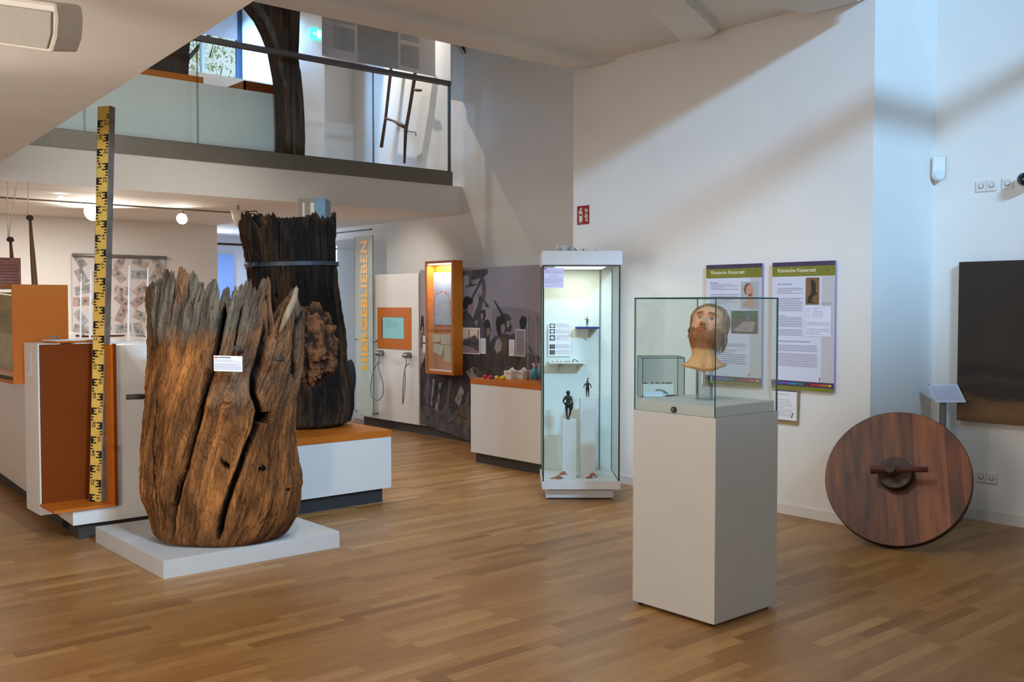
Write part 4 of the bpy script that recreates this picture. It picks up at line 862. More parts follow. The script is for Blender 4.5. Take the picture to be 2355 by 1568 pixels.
def figure(T, h, pose, m, label, crest=False, drape=False, y=0):
    """one continuous skinned body; T: frame with z=0 under the feet, h: height"""
    J = {'pel': (0, 0, .50), 'che': (0, 0, .72), 'nek': (0, 0, .83), 'hed': (0, 0, .91), 'top': (0, 0, .97)}
    J.update(pose); nm = list(J); vs = [J[k] for k in nm]
    E = [('pel', 'wst'), ('wst', 'che'), ('che', 'nek'), ('nek', 'hed'), ('hed', 'top'), ('che', 'sl'), ('sl', 'el'), ('el', 'hl'), ('che', 'sr'), ('sr', 'er'), ('er', 'hr'), ('pel', 'll'), ('ll', 'kl'), ('kl', 'al'), ('al', 'tl'), ('pel', 'lr'), ('lr', 'kr'), ('kr', 'ar'), ('ar', 'tr')]
    R = dict(pel=.075, wst=.062, che=.085, nek=.032, hed=.056, top=.04, sl=.042, el=.028, hl=.02, sr=.042, er=.028, hr=.02, ll=.055, kl=.037, al=.022, tl=.018, lr=.055, kr=.037, ar=.022, tr=.018)
    me = bpy.data.meshes.new('figure'); me.from_pydata([tuple(T @ Vector((v[0]*h, v[1]*h, v[2]*h))) for v in vs], [(nm.index(a), nm.index(b)) for a, b in E], [])
    me.materials.append(m); fo = T @ Vector((0, 0, 0))
    bm = bmesh.new(); bm.from_mesh(me); ly = bm.verts.layers.skin.verify(); bm.verts.ensure_lookup_table()
    for v, k in zip(bm.verts, nm): r = R[k]*h; v[ly].radius = (r, r); v[ly].use_root = (k == 'pel')
    bm.to_mesh(me); bm.free()
    o = link('body', me, None, origin=tuple(fo)); sk = o.modifiers.new('skin', 'SKIN'); sk.use_smooth_shade = True; sb_ = o.modifiers.new('sub', 'SUBSURF'); sb_.levels = 2; sb_.render_levels = 2
    root = empty('bronze_figure', tuple(fo), label, 'figurine', 'bronze figures in the tall showcase'); o.parent = root; o.location = (0, 0, 0); o.name = 'body'
    if crest: MB(T).tube([(0, .03*h, .98*h), (-.0*h, -.01*h, 1.03*h), (.05*h, -.02*h, 1.06*h), (.08*h, 0, 1.0*h)], [.02*h, .035*h, .03*h, .01*h], m, 8).build('helmet_crest', root)
    if drape:
        MB(T).tube([(-.10*h, 0, .56*h), (0, -.07*h, .52*h), (.09*h, -.05*h, .53*h), (.15*h, -.03*h, .50*h)], [.05*h, .075*h, .06*h, .03*h], m, 10).build('drape', root)
        MB(T).tube([(.13*h, -.04*h, .52*h), (.13*h, -.03*h, .42*h), (.11*h, -.03*h, .32*h)], [.035*h, .04*h, .012*h], m, 8).build('drape', root)
        MB(T).ball((.0, .0, .925*h), (.07*h, .075*h, .07*h), m).build('hair', root)
    return root
def TF(px, py, D, y): return T8 @ Matrix.Translation(Vector((X(px, D), y, zat(py, D))))
P1 = dict(wst=(.01, 0, .60), nek=(.0, 0, .83), hed=(.01, -.01, .90), top=(.01, 0, .96), sl=(-.10, 0, .77), el=(-.17, .0, .62), hl=(-.10, -.05, .55), sr=(.10, 0, .77), er=(.13, -.02, .60), hr=(.17, -.08, .53), ll=(-.06, 0, .46), kl=(-.045, -.01, .25), al=(-.03, 0, .05), tl=(-.03, -.07, .02), lr=(.07, 0, .46), kr=(.075, -.05, .26), ar=(.01, -.01, .06), tr=(.06, -.06, .03))
figure(TF(1311, 966, D8+.21, .21), (966-897)/FPX*(D8+.21), P1, BR, 'dark bronze figure with bent arms and draped cloth on the shorter pillar', drape=True)
P2 = dict(wst=(0, 0, .60), sl=(-.09, 0, .77), el=(-.19, -.01, .66), hl=(-.20, -.05, .52), sr=(.09, 0, .77), er=(.19, 0, .66), hr=(.19, -.05, .52), ll=(-.05, 0, .46), kl=(-.05, -.01, .25), al=(-.045, 0, .05), tl=(-.06, -.06, .02), lr=(.06, 0, .46), kr=(.06, -.01, .26), ar=(.06, 0, .05), tr=(.08, -.06, .02))
figure(TF(1357, 914, D8+.28, .28), (914-872)/FPX*(D8+.28), P2, BR, 'slim dark bronze warrior figure with crest on the taller pillar', crest=True)
P3 = dict(P2); P3.update(el=(-.19, -.03, .78), hl=(-.25, -.05, .90), er=(.17, 0, .62), hr=(.18, -.02, .46))
figure(TF(1359, 752, D8+.46, .46), (752-729)/FPX*(D8+.46), P3, BR2, 'tiny brown bronze warrior with raised arm on the blue shelf', crest=True)
sh = empty('blue_shelf', T8 @ Vector((X(1360, 8.45), .5, zat(756, 8.45))), 'small dark blue shelf holding the tiny bronze warrior', 'shelf')
MB(T8).box(X(1334, 8.42), X(1387, 8.42), .42, .598, zat(756, 8.42), zat(752, 8.42), mat('shelf_blue', (30, 44, 122), .5)).build('shelf_board', sh); MB(T8).prism([(X(1360, 8.5), .45, zat(757, 8.45)), (X(1360, 8.5), .598, zat(757, 8.45)), (X(1360, 8.5), .598, zat(784, 8.55))], (.006, 0, 0), WHITE).build('bracket', sh)
sh = empty('white_shelf', T8 @ Vector((X(1314, 8.45), .5, zat(838, 8.42))), 'white narrow shelf with small finds below the picture sheet', 'shelf')
zs = zat(836, 8.42); MB(T8).box(X(1271, 8.45), X(1357, 8.45), .40, .598, zs, zs+.012, WHITE).build('shelf_board', sh)
for xx in (1291, 1333): MB(T8).prism([(X(xx, 8.5), .44, zs), (X(xx, 8.5), .598, zs), (X(xx, 8.5), .598, zs-.08)], (.006, 0, 0), WHITE).build('bracket', sh)
for k, px_ in enumerate((1280, 1290, 1299, 1310, 1317)):
    MB(T8).tube([(X(px_, 8.44)-.009, .47, zs+.0145), (X(px_, 8.44)+.009, .475, zs+.0145)], [.0025, .0022], BR, 6).build('small_find', label='tiny dark bronze find lying %s on the white shelf' % ('leftmost', 'second from left', 'third from left', 'fourth from left', 'beside the chain')[k], cat='find', group='small finds on the white shelf')
ch_ = MB(T8); xx = X(1330, 8.44); ch_.ball((xx-.012, .47, zs+.018), .006, BR).ball((xx+.026, .46, zs+.017), .006, BR); ch_.tube([(xx-.012, .47, zs+.018), (xx-.004, .48, zs+.035), (xx+.006, .48, zs+.032), (xx+.015, .47, zs+.022), (xx+.026, .46, zs+.017)], .0028, BR, 6); ch_.build('bronze_chain', label='looped dark bronze chain ornament at the right of the white shelf', cat='ornament')
def shards(cx, cy, spec, label):
    r = empty('pottery_shards', T8 @ Vector((cx, cy, zg0)), label, 'pottery', 'pottery shards in the tall showcase')
    TC = mat('terracotta', (172, 92, 60), .75, .15, 20, bump=.2)
    for (dx, dy, rx, h, a) in spec:
        mb = MB(T8 @ Matrix.Translation(Vector((cx+dx, cy+dy, zg0+.0005))) @ Matrix.Rotation(a, 4, 'Z')); n = 9; vs = []
        for i in range(4):
            for j in range(n):
                t = -1+2*j/(n-1); s_ = 1-.25*i/3+random.uniform(-.04, .04); vs.append((rx*t*s_, .5*rx*(i/3-.5)+.2*rx*t*t, h*(1-t*t)*(.35+.65*sin(pi*(i+.6)/4))))
        vs2 = [(x*.94, y, max(0, z-.005)) for x, y, z in vs]; k = len(vs)
        fs = [(i*n+j, i*n+j+1, (i+1)*n+j+1, (i+1)*n+j) for i in range(3) for j in range(n-1)]
        mb.add(vs+vs2, fs+[tuple(q+k for q in f[::-1]) for f in fs]+[(j, j+1, k+j+1, k+j) for j in range(n-1)]+[(3*n+j+1, 3*n+j, k+3*n+j, k+3*n+j+1) for j in range(n-1)], TC); mb.build('shard', r)
shards(X(1290), .14, [(.03, .02, .055, .060, .3), (-.02, .0, .035, .022, -.4), (-.055, -.02, .03, .012, .2), (.0, -.02, .04, .018, .9)], 'heap of reddish pottery shards at the front left of the showcase floor')
shards(X(1366), .17, [(.01, .01, .04, .042, -.3), (-.02, -.02, .03, .018, .5), (-.035, -.01, .02, .01, 0)], 'smaller heap of reddish pottery shards at the showcase floor right')
ps = Sheet(T8 @ Vector((X(1271.5, 8.55), .575, zat(819, 8.55))), RT, (0, 0, 1), X(1324, 8.55)-X(1271.5, 8.55), zat(743, 8.55)-zat(819, 8.55), .004, PAPER)
for k, b in enumerate((.243, .195, .135, .063, .013)):
    hh = .038 if k != 2 else .046; ps.quad(.012, b, .058, b+hh, mat('photo_black', (52, 46, 58), .7), 1)
    ps.poly([(.035+.017*cos(t), b+hh/2+.016*sin(t)) for t in np.linspace(0, 2*pi, 16, endpoint=False)], mat('coin_%d' % (k//3), ((198, 206, 204), (110, 104, 96))[k//3], .7), 2)
    ps.lines(.066, .185, b+hh, b, 5, INK, .35, k=1)
ps.build('picture_sheet', label='white sheet with five small find photographs on showcase back', cat='sheet')
fs_ = Sheet(T8 @ Vector((X(1251), -.003, zat(662, D8))), RT, (0, 0, 1), X(1296)-X(1251), zat(615.5, D8)-zat(662, D8), .002, mat('lilac_paper', (216, 218, 244), .7, .005))
fs_.quad(.004, .148, .018, .16, mat('label_red', (190, 60, 80), .7), 1); RI = mat('pinkish_print', (180, 140, 180), .8)
fs_.lines(.006, .15, .145, .112, 6, RI, .4, k=1); fs_.lines(.04, .12, .10, .085, 2, RI, .4, k=1); fs_.lines(.006, .15, .078, .006, 9, RI, .35, gap=(6,), k=1)
fs_.build('text_sheet', label='lilac text sheet fixed to the upper left of the showcase glass', cat='sheet')
# white curled wire garland on top
wr = MB(T8); WW = mat('white_wire', (222, 224, 226), .5)
for i in range(60):
    a = random.uniform(0, 1)**1.5; x = X(1283)+a*(X(1386)-X(1283)); h_ = .05*(1-a)+.012; y = random.uniform(.15, .3)
    wr.tube([(x-.012, y, 2.034), (x+random.uniform(-.01, .01), y, 2.034+h_*random.uniform(.4, 1)), (x+.012, y+.02, 2.036)], random.uniform(.002, .004), WW if i % 3 else mat('grey_wire', (120, 112, 116), .6), 5)
wr.tube([(X(1280)+.066+.066*cos(t)*1.0, .2, 2.034+max(.0, .052*sin(t))) for t in np.linspace(0, pi, 16)], .0022, WW, 5)
wr.tube([(X(1283)+.36*t, .22+.02*sin(9*t), 2.036) for t in np.linspace(0, 1, 24)], .005, WW, 5)
wr.build('wire_garland', label='tangled white wire garland lying on top of the tall showcase', cat='garland')
# ================================================================== panelled wall along the right side
xm = 7.07
pw_ = empty('exhibit_partition', (7.2, 9.2, 0), 'long exhibition partition carrying mural and white panel, with dark plinth', 'partition')
MB().box(7.11, 7.395, 6.70, 11.30, 0, .125, KICK).build('plinth', pw_)
MB().box(7.08, 7.395, 6.70, 11.30, .125, 1.98, mat('partition_grey', (170, 166, 166), .7)).build('core', pw_)
MB().box(7.055, 7.085, 9.955, 11.30, .118, 1.985, WHITE).build('white_panel', pw_)
MW, MH = 9.95-6.70, 1.90
def px2(x, y, X, O, ay=(0, 0, 1)): P = onx(x, y, X); return (O[1]-P[1], P[2]-O[2])
MO = (7.07, 9.95, .12); mu = Sheet(MO, (0, -1, 0), (0, 0, 1), MW, MH, .01, mat('mural_sky', (150, 142, 150), .75, .07, 3, (1, .5, 1)))
mg = {k: mat('mural_'+k, c, .8, v, 9, (1, 1, .6)) for k, c, v in (('dark', (58, 54, 60), .30), ('mid', (92, 86, 90), .28), ('coat', (76, 70, 72), .25), ('black', (40, 38, 44), .3), ('face', (150, 132, 124), .15), ('light', (150, 144, 146), .15), ('blue', (70, 76, 96), .2), ('brown', (100, 84, 70), .25), ('haze', (132, 124, 134), .06))}
def mq(pts, m, k): mu.poly([px2(x, y, xm, MO) for x, y in pts], mg[m], k)
mq([(967, 850), (990, 780), (1052, 790), (1245, 812), (1400, 830), (1400, 1100), (1245, 1060), (967, 973)], 'dark', 1)
mq([(1132, 712), (1160, 705), (1200, 708), (1245, 722), (1300, 740), (1300, 830), (1132, 800)], 'haze', 1)
# foreground ground and folds
for (pts, m) in [([(967, 930), (1083, 960), (1083, 1015), (967, 973)], 'mid'), ([(1045, 950), (1062, 925), (1083, 935), (1083, 985), (1050, 975)], 'brown'),
                 ([(1070, 855), (1090, 842), (1125, 870), (1085, 875)], 'light'), ([(1085, 846), (1105, 852), (1130, 868), (1100, 868)], 'mid'),
                 ([(975, 905), (985, 850), (992, 905), (984, 940)], 'mid'), ([(1000, 940), (1010, 880), (1016, 880), (1006, 945)], 'light'), ([(1022, 950), (1034, 870), (1040, 872), (1030, 950)], 'brown'), ([(990, 930), (996, 870), (1000, 872), (994, 935)], 'light'),
                 ([(1046, 920), (1060, 885), (1068, 900), (1056, 935)], 'light'), ([(1064, 960), (1075, 900), (1080, 902), (1072, 970)], 'mid'), ([(1010, 975), (1022, 930), (1036, 940), (1030, 985)], 'mid'), ([(1110, 830), (1120, 760), (1128, 762), (1122, 840)], 'mid')]: mq(pts, m, 2)
# flag and pole
mq([(1052, 628), (1075, 622), (1122, 618), (1122, 630), (1100, 640), (1084, 640), (1066, 638)], 'mid', 2); mq([(1056, 634), (1080, 640), (1110, 636), (1112, 646), (1096, 656), (1080, 660), (1056, 660), (1072, 650)], 'mid', 2)
mq([(1060, 636), (1078, 632), (1080, 652), (1068, 660), (1058, 652)], 'light', 3); mq([(1084, 644), (1106, 640), (1098, 652), (1086, 654)], 'light', 3); mq([(1113, 632), (1117, 630), (1087, 688), (1083, 686)], 'dark', 3)
# crowd figures
mq([(1052, 800), (1052, 728), (1062, 718), (1074, 712), (1082, 722), (1092, 740), (1098, 755), (1096, 800)], 'coat', 3); mq([(1066, 712), (1065, 698), (1068, 684), (1076, 680), (1084, 686), (1089, 690), (1086, 698), (1078, 702), (1074, 712)], 'black', 4); mq([(1077, 702), (1087, 697), (1089, 708), (1084, 720), (1078, 722)], 'face', 4)
mq([(1086, 740), (1092, 720), (1098, 705), (1102, 690), (1100, 678), (1108, 676), (1112, 690), (1108, 710), (1102, 735)], 'coat', 4); mq([(1108, 650), (1114, 640), (1118, 660), (1116, 690), (1126, 706), (1118, 706), (1112, 690)], 'mid', 4); mq([(1096, 676), (1104, 672), (1108, 680), (1102, 684)], 'face', 5)
mq([(1096, 800), (1098, 740), (1106, 728), (1112, 736), (1116, 760), (1118, 800)], 'mid', 4); mq([(1104, 728), (1108, 712), (1116, 712), (1118, 726), (1114, 736), (1106, 736)], 'dark', 5); mq([(1106, 722), (1112, 720), (1112, 732), (1107, 736)], 'face', 6)
mq([(1112, 860), (1114, 740), (1120, 736), (1128, 744), (1130, 760), (1126, 775), (1128, 860)], 'coat', 4); mq([(1114, 738), (1122, 734), (1127, 740), (1128, 752), (1120, 758), (1114, 752)], 'dark', 5); mq([(1120, 756), (1127, 752), (1129, 766), (1122, 774)], 'face', 6)
mq([(1118, 900), (1124, 790), (1138, 774), (1150, 768), (1166, 768), (1184, 772), (1192, 800), (1196, 900)], 'coat', 5); mq([(1143, 760), (1141, 740), (1144, 728), (1154, 726), (1162, 732), (1164, 746), (1162, 762), (1154, 770), (1146, 770)], 'black', 6); mq([(1152, 748), (1160, 744), (1163, 752), (1160, 766), (1154, 768)], 'face', 7)
mq([(1136, 690), (1139, 692), (1158, 720), (1160, 728), (1154, 726)], 'dark', 6); mq([(1157, 726), (1164, 720), (1172, 726), (1176, 732), (1172, 738), (1178, 752), (1174, 762), (1162, 762), (1164, 740)], 'dark', 7); mq([(1167, 738), (1173, 738), (1172, 752), (1167, 752)], 'face', 8)
mq([(1138, 800), (1142, 782), (1150, 776), (1156, 790), (1154, 806), (1144, 812)], 'light', 7); mq([(1154, 776), (1164, 772), (1170, 790), (1164, 812), (1158, 820)], 'brown', 7); mq([(1170, 774), (1186, 766), (1186, 782), (1174, 786)], 'blue', 7)
mq([(1195, 740), (1200, 728), (1206, 726), (1212, 732), (1211, 748), (1206, 760), (1198, 758)], 'black', 5); mq([(1190, 870), (1196, 820), (1216, 810), (1245, 830), (1245, 880)], 'mid', 5); mq([(1190, 846), (1198, 828), (1208, 840), (1204, 862)], 'brown', 6)
mq([(967, 760), (970, 724), (974, 728), (976, 760)], 'black', 3); mq([(968, 800), (970, 760), (978, 770), (980, 800)], 'mid', 4); mq([(968, 765), (972, 750), (975, 752), (974, 764)], 'face', 5)
rs_ = random.Random(12)
for i in range(420):
    a = rs_.uniform(.02, MW-.05); b = rs_.uniform(.01, .95)
    if b > .62 and rs_.random() < .6: continue
    an = rs_.gauss(pi/2, .35) if b > .2 else rs_.gauss(.2, .5); L_ = rs_.uniform(.03, .16); w_ = rs_.uniform(.004, .013); dx, dz = cos(an), sin(an)
    q_ = [(a-dz*w_*.3, b+dx*w_*.3), (a+dx*L_*.5-dz*w_, b+dz*L_*.5+dx*w_), (a+dx*L_, b+dz*L_), (a+dx*L_*.5+dz*w_, b+dz*L_*.5-dx*w_)]
    if any(not (0.01 < x < MW-.01 and 0.01 < z < MH) for x, z in q_): continue
    mu.cnt = 60+i % 12; mu.inl = True; mu.poly(q_, mg[rs_.choice(['mid', 'coat', 'black', 'dark', 'dark', 'brown', 'mid'])], 2); mu.inl = False
mu.build('mural', pw_, label='mural of a crowd in grey and violet tones')

def wall_sheet(name, x0, y0, x1, y1, X, body, label, cat, fn=None, th=.006, group=None, parent=None):
    a = onx(x0, y1, X); b = onx(x1, y0, X); s = Sheet((X, a[1], min(a[2], b[2])), (0, -1, 0), (0, 0, 1), a[1]-b[1], abs(b[2]-a[2]), th, body)
    if fn: fn(s, s.W, s.H)
    return s.build(name, parent, label, cat, group)
XW = 7.060
def card(s, W, H): s.lines(W*.15, W*.85, H*.93, H*.1, 9, INK, .4, k=1)
def ph(s, W, H):
    s.quad(.01, .01, W-.01, H-.01, mat('photo_sepia', (150, 130, 128), .7, .1, 10), 1); s.quad(.01, H*.55, W-.01, H-.01, mat('photo_sky', (226, 210, 186), .7), 2)
    s.poly([(W*.1, H*.45), (W*.35, H*.60), (W*.62, H*.60), (W*.80, H*.74), (W*.96, H*.50), (W*.96, H*.1), (W*.5, H*.30), (W*.12, H*.34)], mat('photo_house', (92, 80, 84), .7, .2, 20), 3)
    s.poly([(W*.12, H*.47), (W*.62, H*.60), (W*.80, H*.74), (W*.60, H*.66)], mat('photo_roof', (140, 124, 122), .7), 4)
    for k in (.5, .92): s.quad(W*k, H*.3, W*k+.012, H*.93, mat('photo_dark', (64, 56, 60), .7), 5)
    for k in range(6): s.quad(W*(.2+.12*k), H*(.33-.0*k), W*(.2+.12*k)+.02, H*.48, mat('photo_dark', (64, 56, 60), .7), 5)
wall_sheet('framed_photograph', 1055, 754, 1103, 812, XW, PAPER, 'white framed photograph of a long building on the mural', 'photograph', ph)
wall_sheet('text_card', 1105, 778, 1116.5, 813, XW, PAPER, 'white text card right beside the building photograph', 'card', card, group='text cards on the mural')
wall_sheet('text_card', 1170.5, 781, 1183, 818, XW, PAPER, 'white text card left of the grey panel on the mural', 'card', card, group='text cards on the mural')
wall_sheet('grey_panel', 1185, 757, 1208, 819, XW, mat('panel_rim', (206, 200, 204), .7), 'grey text panel with pale rim on the mural', 'panel', lambda s, W, H: (s.quad(.012, .012, W-.012, H-.012, mat('panel_grey', (146, 140, 146), .7, .03), 1), s.lines(.03, W-.03, H-.03, .05, 22, mat('panel_ink', (128, 122, 130), .7), .3, k=2)))
wall_sheet('text_card', 972.5, 772, 978, 786, XW, PAPER, 'small white card on the mural, upper of the two left of the orange case', 'card', card, group='text cards on the mural')
wall_sheet('text_card', 972.5, 791, 978, 811, XW, PAPER, 'small white card on the mural, lower of the two left of the orange case', 'card', card, group='text cards on the mural')

# orange wall case
wc = empty('wall_display_case', (7.0, 9.36, .78), 'tall orange framed wall case with painted glass and folded towels', 'display case')
y0, y1, zA, zB, xf = 9.075, 9.625, .782, 2.11, 6.915
MB().box(xf, 7.055, y0, y0+.035, zA, zB, ORANGE).box(xf, 7.055, y1-.035, y1, zA, zB, ORANGE).box(xf, 7.055, y0+.035, y1-.035, zB-.03, zB, ORANGE).box(xf, 7.055, y0+.035, y1-.035, zA, zA+.035, ORANGE).build('frame', wc)
MB().box(7.03, 7.055, y0+.035, y1-.035, zA+.035, zB-.03, ORANGE).build('back_panel', wc)
MB().box(6.95, 6.99, y0+.04, y1-.04, zA+.035, zA+.05, WHITE).build('floor_strip', wc)
MB().box(6.93, 7.0, y0+.05, y1-.05, zB-.042, zB-.031, mat('case_light', (255, 246, 214), .4, emit=7, emitc=(255, 240, 205))).build('light_strip', wc, label='bright light strip')
area('wall_case_lamp', (6.965, 9.35, zB-.05), (7.0, 9.35, 1.0), .4, 5, (1, .93, .78), .06)
gp = wall_sheet('painted_glass_panel', 994, 625, 1040, 746, 7.015, mat('pale_blue_panel', (168, 188, 226), .5, .02), 'pale blue panel painted with flower wreath', 'panel', lambda s, W, H: [
    [s.poly([(W*(.5+.36*cos(t))+.012*cos(u), H*(.47+.16*sin(t))+.012*sin(u)) for u in np.linspace(0, 2*pi, 7, endpoint=False)], mat('paint_%s' % ('red' if k % 3 else 'gold'), (206, 104, 110) if k % 3 else (200, 184, 150), .6), 1) for k, t in enumerate(np.linspace(.15, pi-.15, 15))],
    [s.poly([(W*(.5+sg*.40)+.012*cos(u), H*yy+.013*sin(u)) for u in np.linspace(0, 2*pi, 7, endpoint=False)], mat('paint_red', (206, 104, 110), .6), 2) for k, yy in enumerate((.2, .25, .31, .36, .41, .46)) for sg in (-1, 1)],
    s.quad(W*.25, H*.375, W*.75, H*.385, mat('paint_gold', (200, 184, 150), .6), 1), s.quad(W*.2, H*.19, W*.8, H*.20, mat('paint_gold', (200, 184, 150), .6), 1)], parent=None)
gp.name = 'painted_glass_panel'
TWL = mat('linen_cloth', (186, 178, 164), .9, .05, 30, bump=.1)
def cloth(a, b, c, d, name='towel', label=None):
    pts = [onx(x, y, 7.0) for x, y in (a, b, c, d)]; MB().prism([tuple(p) for p in pts], (.012, 0, 0), TWL).build(name, label=label, cat='towel', group='linen cloths in the orange wall case')
cloth((990, 768), (1011, 769), (1011, 785), (992, 788), label='folded linen cloth hanging at the upper left of the orange case')
cloth((1013, 769), (1036, 770), (1035, 793), (1014, 790), label='folded linen cloth hanging at the upper right of the orange case')
cloth((997, 789), (1020, 795), (1014, 818), (993, 806), label='crumpled linen cloth hanging below the left folded cloth')
cloth((1022, 793), (1037, 795), (1037, 832), (1021, 830), label='long narrow linen cloth hanging below the right folded cloth')
MB().box(6.918, 6.923, y0+.035, y1-.035, zA+.035, zB-.03, GL).build('glass_pane', wc)

# screen panel and handsets
so = wall_sheet('info_screen', 868.5, 707, 944.5, 800, 7.045, ORANGE, 'orange framed information screen on the white panel', 'screen', lambda s, W, H: (s.quad(W*.14, H*.245, W*.80, H*.765, BLACK, 1), s.quad(W*.165, H*.25, W*.80, H*.76, mat('screen_teal', (120, 168, 168), .4, .01, emit=.35, emitc=(110, 165, 168)), 2), s.lines(W*.25, W*.62, H*.70, H*.48, 7, mat('screen_ink', (96, 140, 142), .5), .3, k=3)), th=.02)
def handset(hx_, hy_, loop, label):
    c = np.array(onx(hx_, hy_, 7.0)); r = empty('listening_handset', c, label, 'handset', 'listening handsets on the white panel')
    MB().tube([c+np.array([.055, 0, 0]), c-np.array([.03, 0, 0])], .038, STEEL, 18).tube([c+np.array([-.03, .02, .0]), c+np.array([-.03, -.085, .0])], .026, STEEL, 12).build('holder', r)
    MB().tube(smooth([onx(x, y, 6.955) for x, y in loop]), .0050, mat('cable_grey', (88, 86, 90), .5), 6, cap=True).build('cable', r)
handset(872, 812, [(872, 818), (871, 830), (860, 850), (853, 885), (854, 908), (862, 919), (872, 919), (881, 905), (880, 880), (873, 855), (870, 838), (875, 832)], 'silver listening handset with wide round cable loop')
handset(935, 817, [(935, 822), (934, 835), (928, 870), (926, 928), (930, 900), (932, 870), (931, 850), (937, 838), (941, 837)], 'silver listening handset with narrow hanging cable loop')

# glass name panel
gs = empty('glass_sign', (7.0, 11.08, .15), 'tall frosted glass sign reading HIERGEBLIEBEN', 'sign')
FG = glass('frosted_sign_glass', (.84, .90, .87), .25, .42)
m_ = MB(); vs = [(x, y, z) for z in (.147, 2.49) for y in (10.87, 11.31) for x in (6.98, 6.99)]
m_.add(vs, [(0, 2, 3, 1), (4, 5, 7, 6), (0, 1, 5, 4), (2, 6, 7, 3)], GEDGE); m_.add(vs, [(0, 4, 6, 2), (1, 3, 7, 5)], FG); m_.build('glass_plate', gs)
a = onx(838, 851, 6.979); bb_ = onx(838, 553, 6.979); LEN = bb_[2]-a[2]
tv, tfc = text_geo('HIERGEBLIEBEN', 1, .045, 'LEFT', 1.10); tv = np.array(tv); tw = tv[:, 0].max(); sc_ = LEN/tw
hgt = .155; hh = tv[:, 1].max()
YT = mat('sign_yellow', (244, 186, 66), .5, .01)
MB().add([(6.976, a[1]+.065-v[1]/hh*hgt*-1*-1+0, a[2]+v[0]*sc_) if False else (6.976, a[1]-.075+v[1]/hh*hgt, a[2]+v[0]*sc_) for v in tv], tfc, YT).build('lettering', gs, label='yellow upright lettering HIERGEBLIEBEN')
for (x, y) in ((820, 780), (858, 784), (820, 945), (858, 951)):
    c = np.array(onx(x, y, 6.98)); MB().tube([c-np.array([.012, 0, 0]), c+np.array([.08, 0, 0])], .013, STEEL, 12).build('standoff', gs)
MB().box(6.985, 6.993, 11.33, 12.9, .05, 2.47, glass('far_partition_glass', (.86, .90, .95), .3, .12)).build('glass_partition', label='clear glass partition continuing left of the frosted sign', cat='partition')
MB().box(6.97, 7.0, 10.9, 12.6, 2.56, 2.575, BLACK).build('ceiling_rail', label='thin black rail under the ceiling near the frosted sign', cat='rail')
# office chair glimpsed behind the dark trunk
oc_ = empty('office_chair', onz(806, 965), 'black office chair glimpsed between dark trunk and frosted sign', 'chair')
c = np.array(atd(806, 870, 12.4)); MB().ball(c, (.07, .07, .24), mat('chair_fabric', (34, 38, 52), .8)).build('backrest', oc_)
c2 = np.array([c[0], c[1], 0]); c2 = c2-RT*.12; MB().box(c2[0]-.12, c2[0]+.12, c2[1]-.12, c2[1]+.12, .42, .50, MATS['chair_fabric']).build('seat', oc_); MB().tube([c2+np.array([0, 0, .05]), c2+np.array([0, 0, .42])], .03, BLACK).tube([c2+np.array([0, 0, .42]), c-np.array([0, 0, .2])], .02, BLACK).build('column', oc_)
for k in range(5): MB().tube([c2+np.array([0, 0, .08]), c2+np.array([.16*cos(k*1.257), .16*sin(k*1.257), .035])], [.02, .03], BLACK, 6).build('leg', oc_)

# counter with hygiene things
ct = empty('counter', (6.55, 7.3, 0), 'white counter with orange top beside the tall showcase', 'counter')
MB().box(6.262, 7.05, 6.72, 7.84, 0, .105, KICK).build('plinth', ct)
MB().box(6.22, 7.06, 6.705, 7.872, .105, .800, WHITE).build('body', ct)
MB().box(6.217, 7.06, 6.70, 7.875, .800, .853, ORANGE).build('top_board', ct)
def egg(x, y, D, c, label, r=.021):
    p_ = np.array(onx(x, y, 6.29)); MB().ball((p_[0], p_[1], .8535+r), (r*1.15, r, r), mat('egg_'+c, {'red': (208, 30, 44), 'yellow': (232, 208, 30), 'blue': (36, 70, 160)}[c], .35)).build('toy_egg', label=label, cat='egg', group='coloured eggs on the counter')
egg(1116, 870, 10.35, 'red', 'red plastic egg lying leftmost on the counter'); egg(1128.5, 869, 10.2, 'red', 'second red plastic egg between red and yellow ones'); egg(1134, 872, 10.0, 'blue', 'small blue plastic egg at the counter edge', .014)
egg(1142.5, 871, 9.95, 'yellow', 'yellow plastic egg beside the blue one'); egg(1157.5, 868, 9.95, 'yellow', 'larger yellow plastic egg before the glove boxes', .025)
BX = mat('carton_white', (226, 220, 220), .7, .01); RD = mat('carton_pink', (206, 150, 160), .7)
for (gx, lab) in ((1167, 'left white cardboard glove box on the counter'), (1194, 'right white cardboard glove box on the counter')):
    gq = onz(gx, 871, .8532); xa = gq[0]; y_a, y_b = gq[1]-.055, gq[1]+.055
    r = empty('glove_box', (6.65, (y_a+y_b)/2, .8532), lab, 'box', 'glove boxes on the counter'); MB().box(xa, xa+.13, y_a, y_b, .8532, .935, BX).build('carton', r); MB().box(xa-.001, xa, y_a+.02, y_b-.03, .90, .915, RD).build('print_strip', r)
    MB().tube([(xa+.05, y_b-.04, .935), (xa+.06, y_b-.06, .955), (xa+.07, y_b-.09, .94)], [.012, .014, .004], PAPER, 7).build('glove_tip', r)
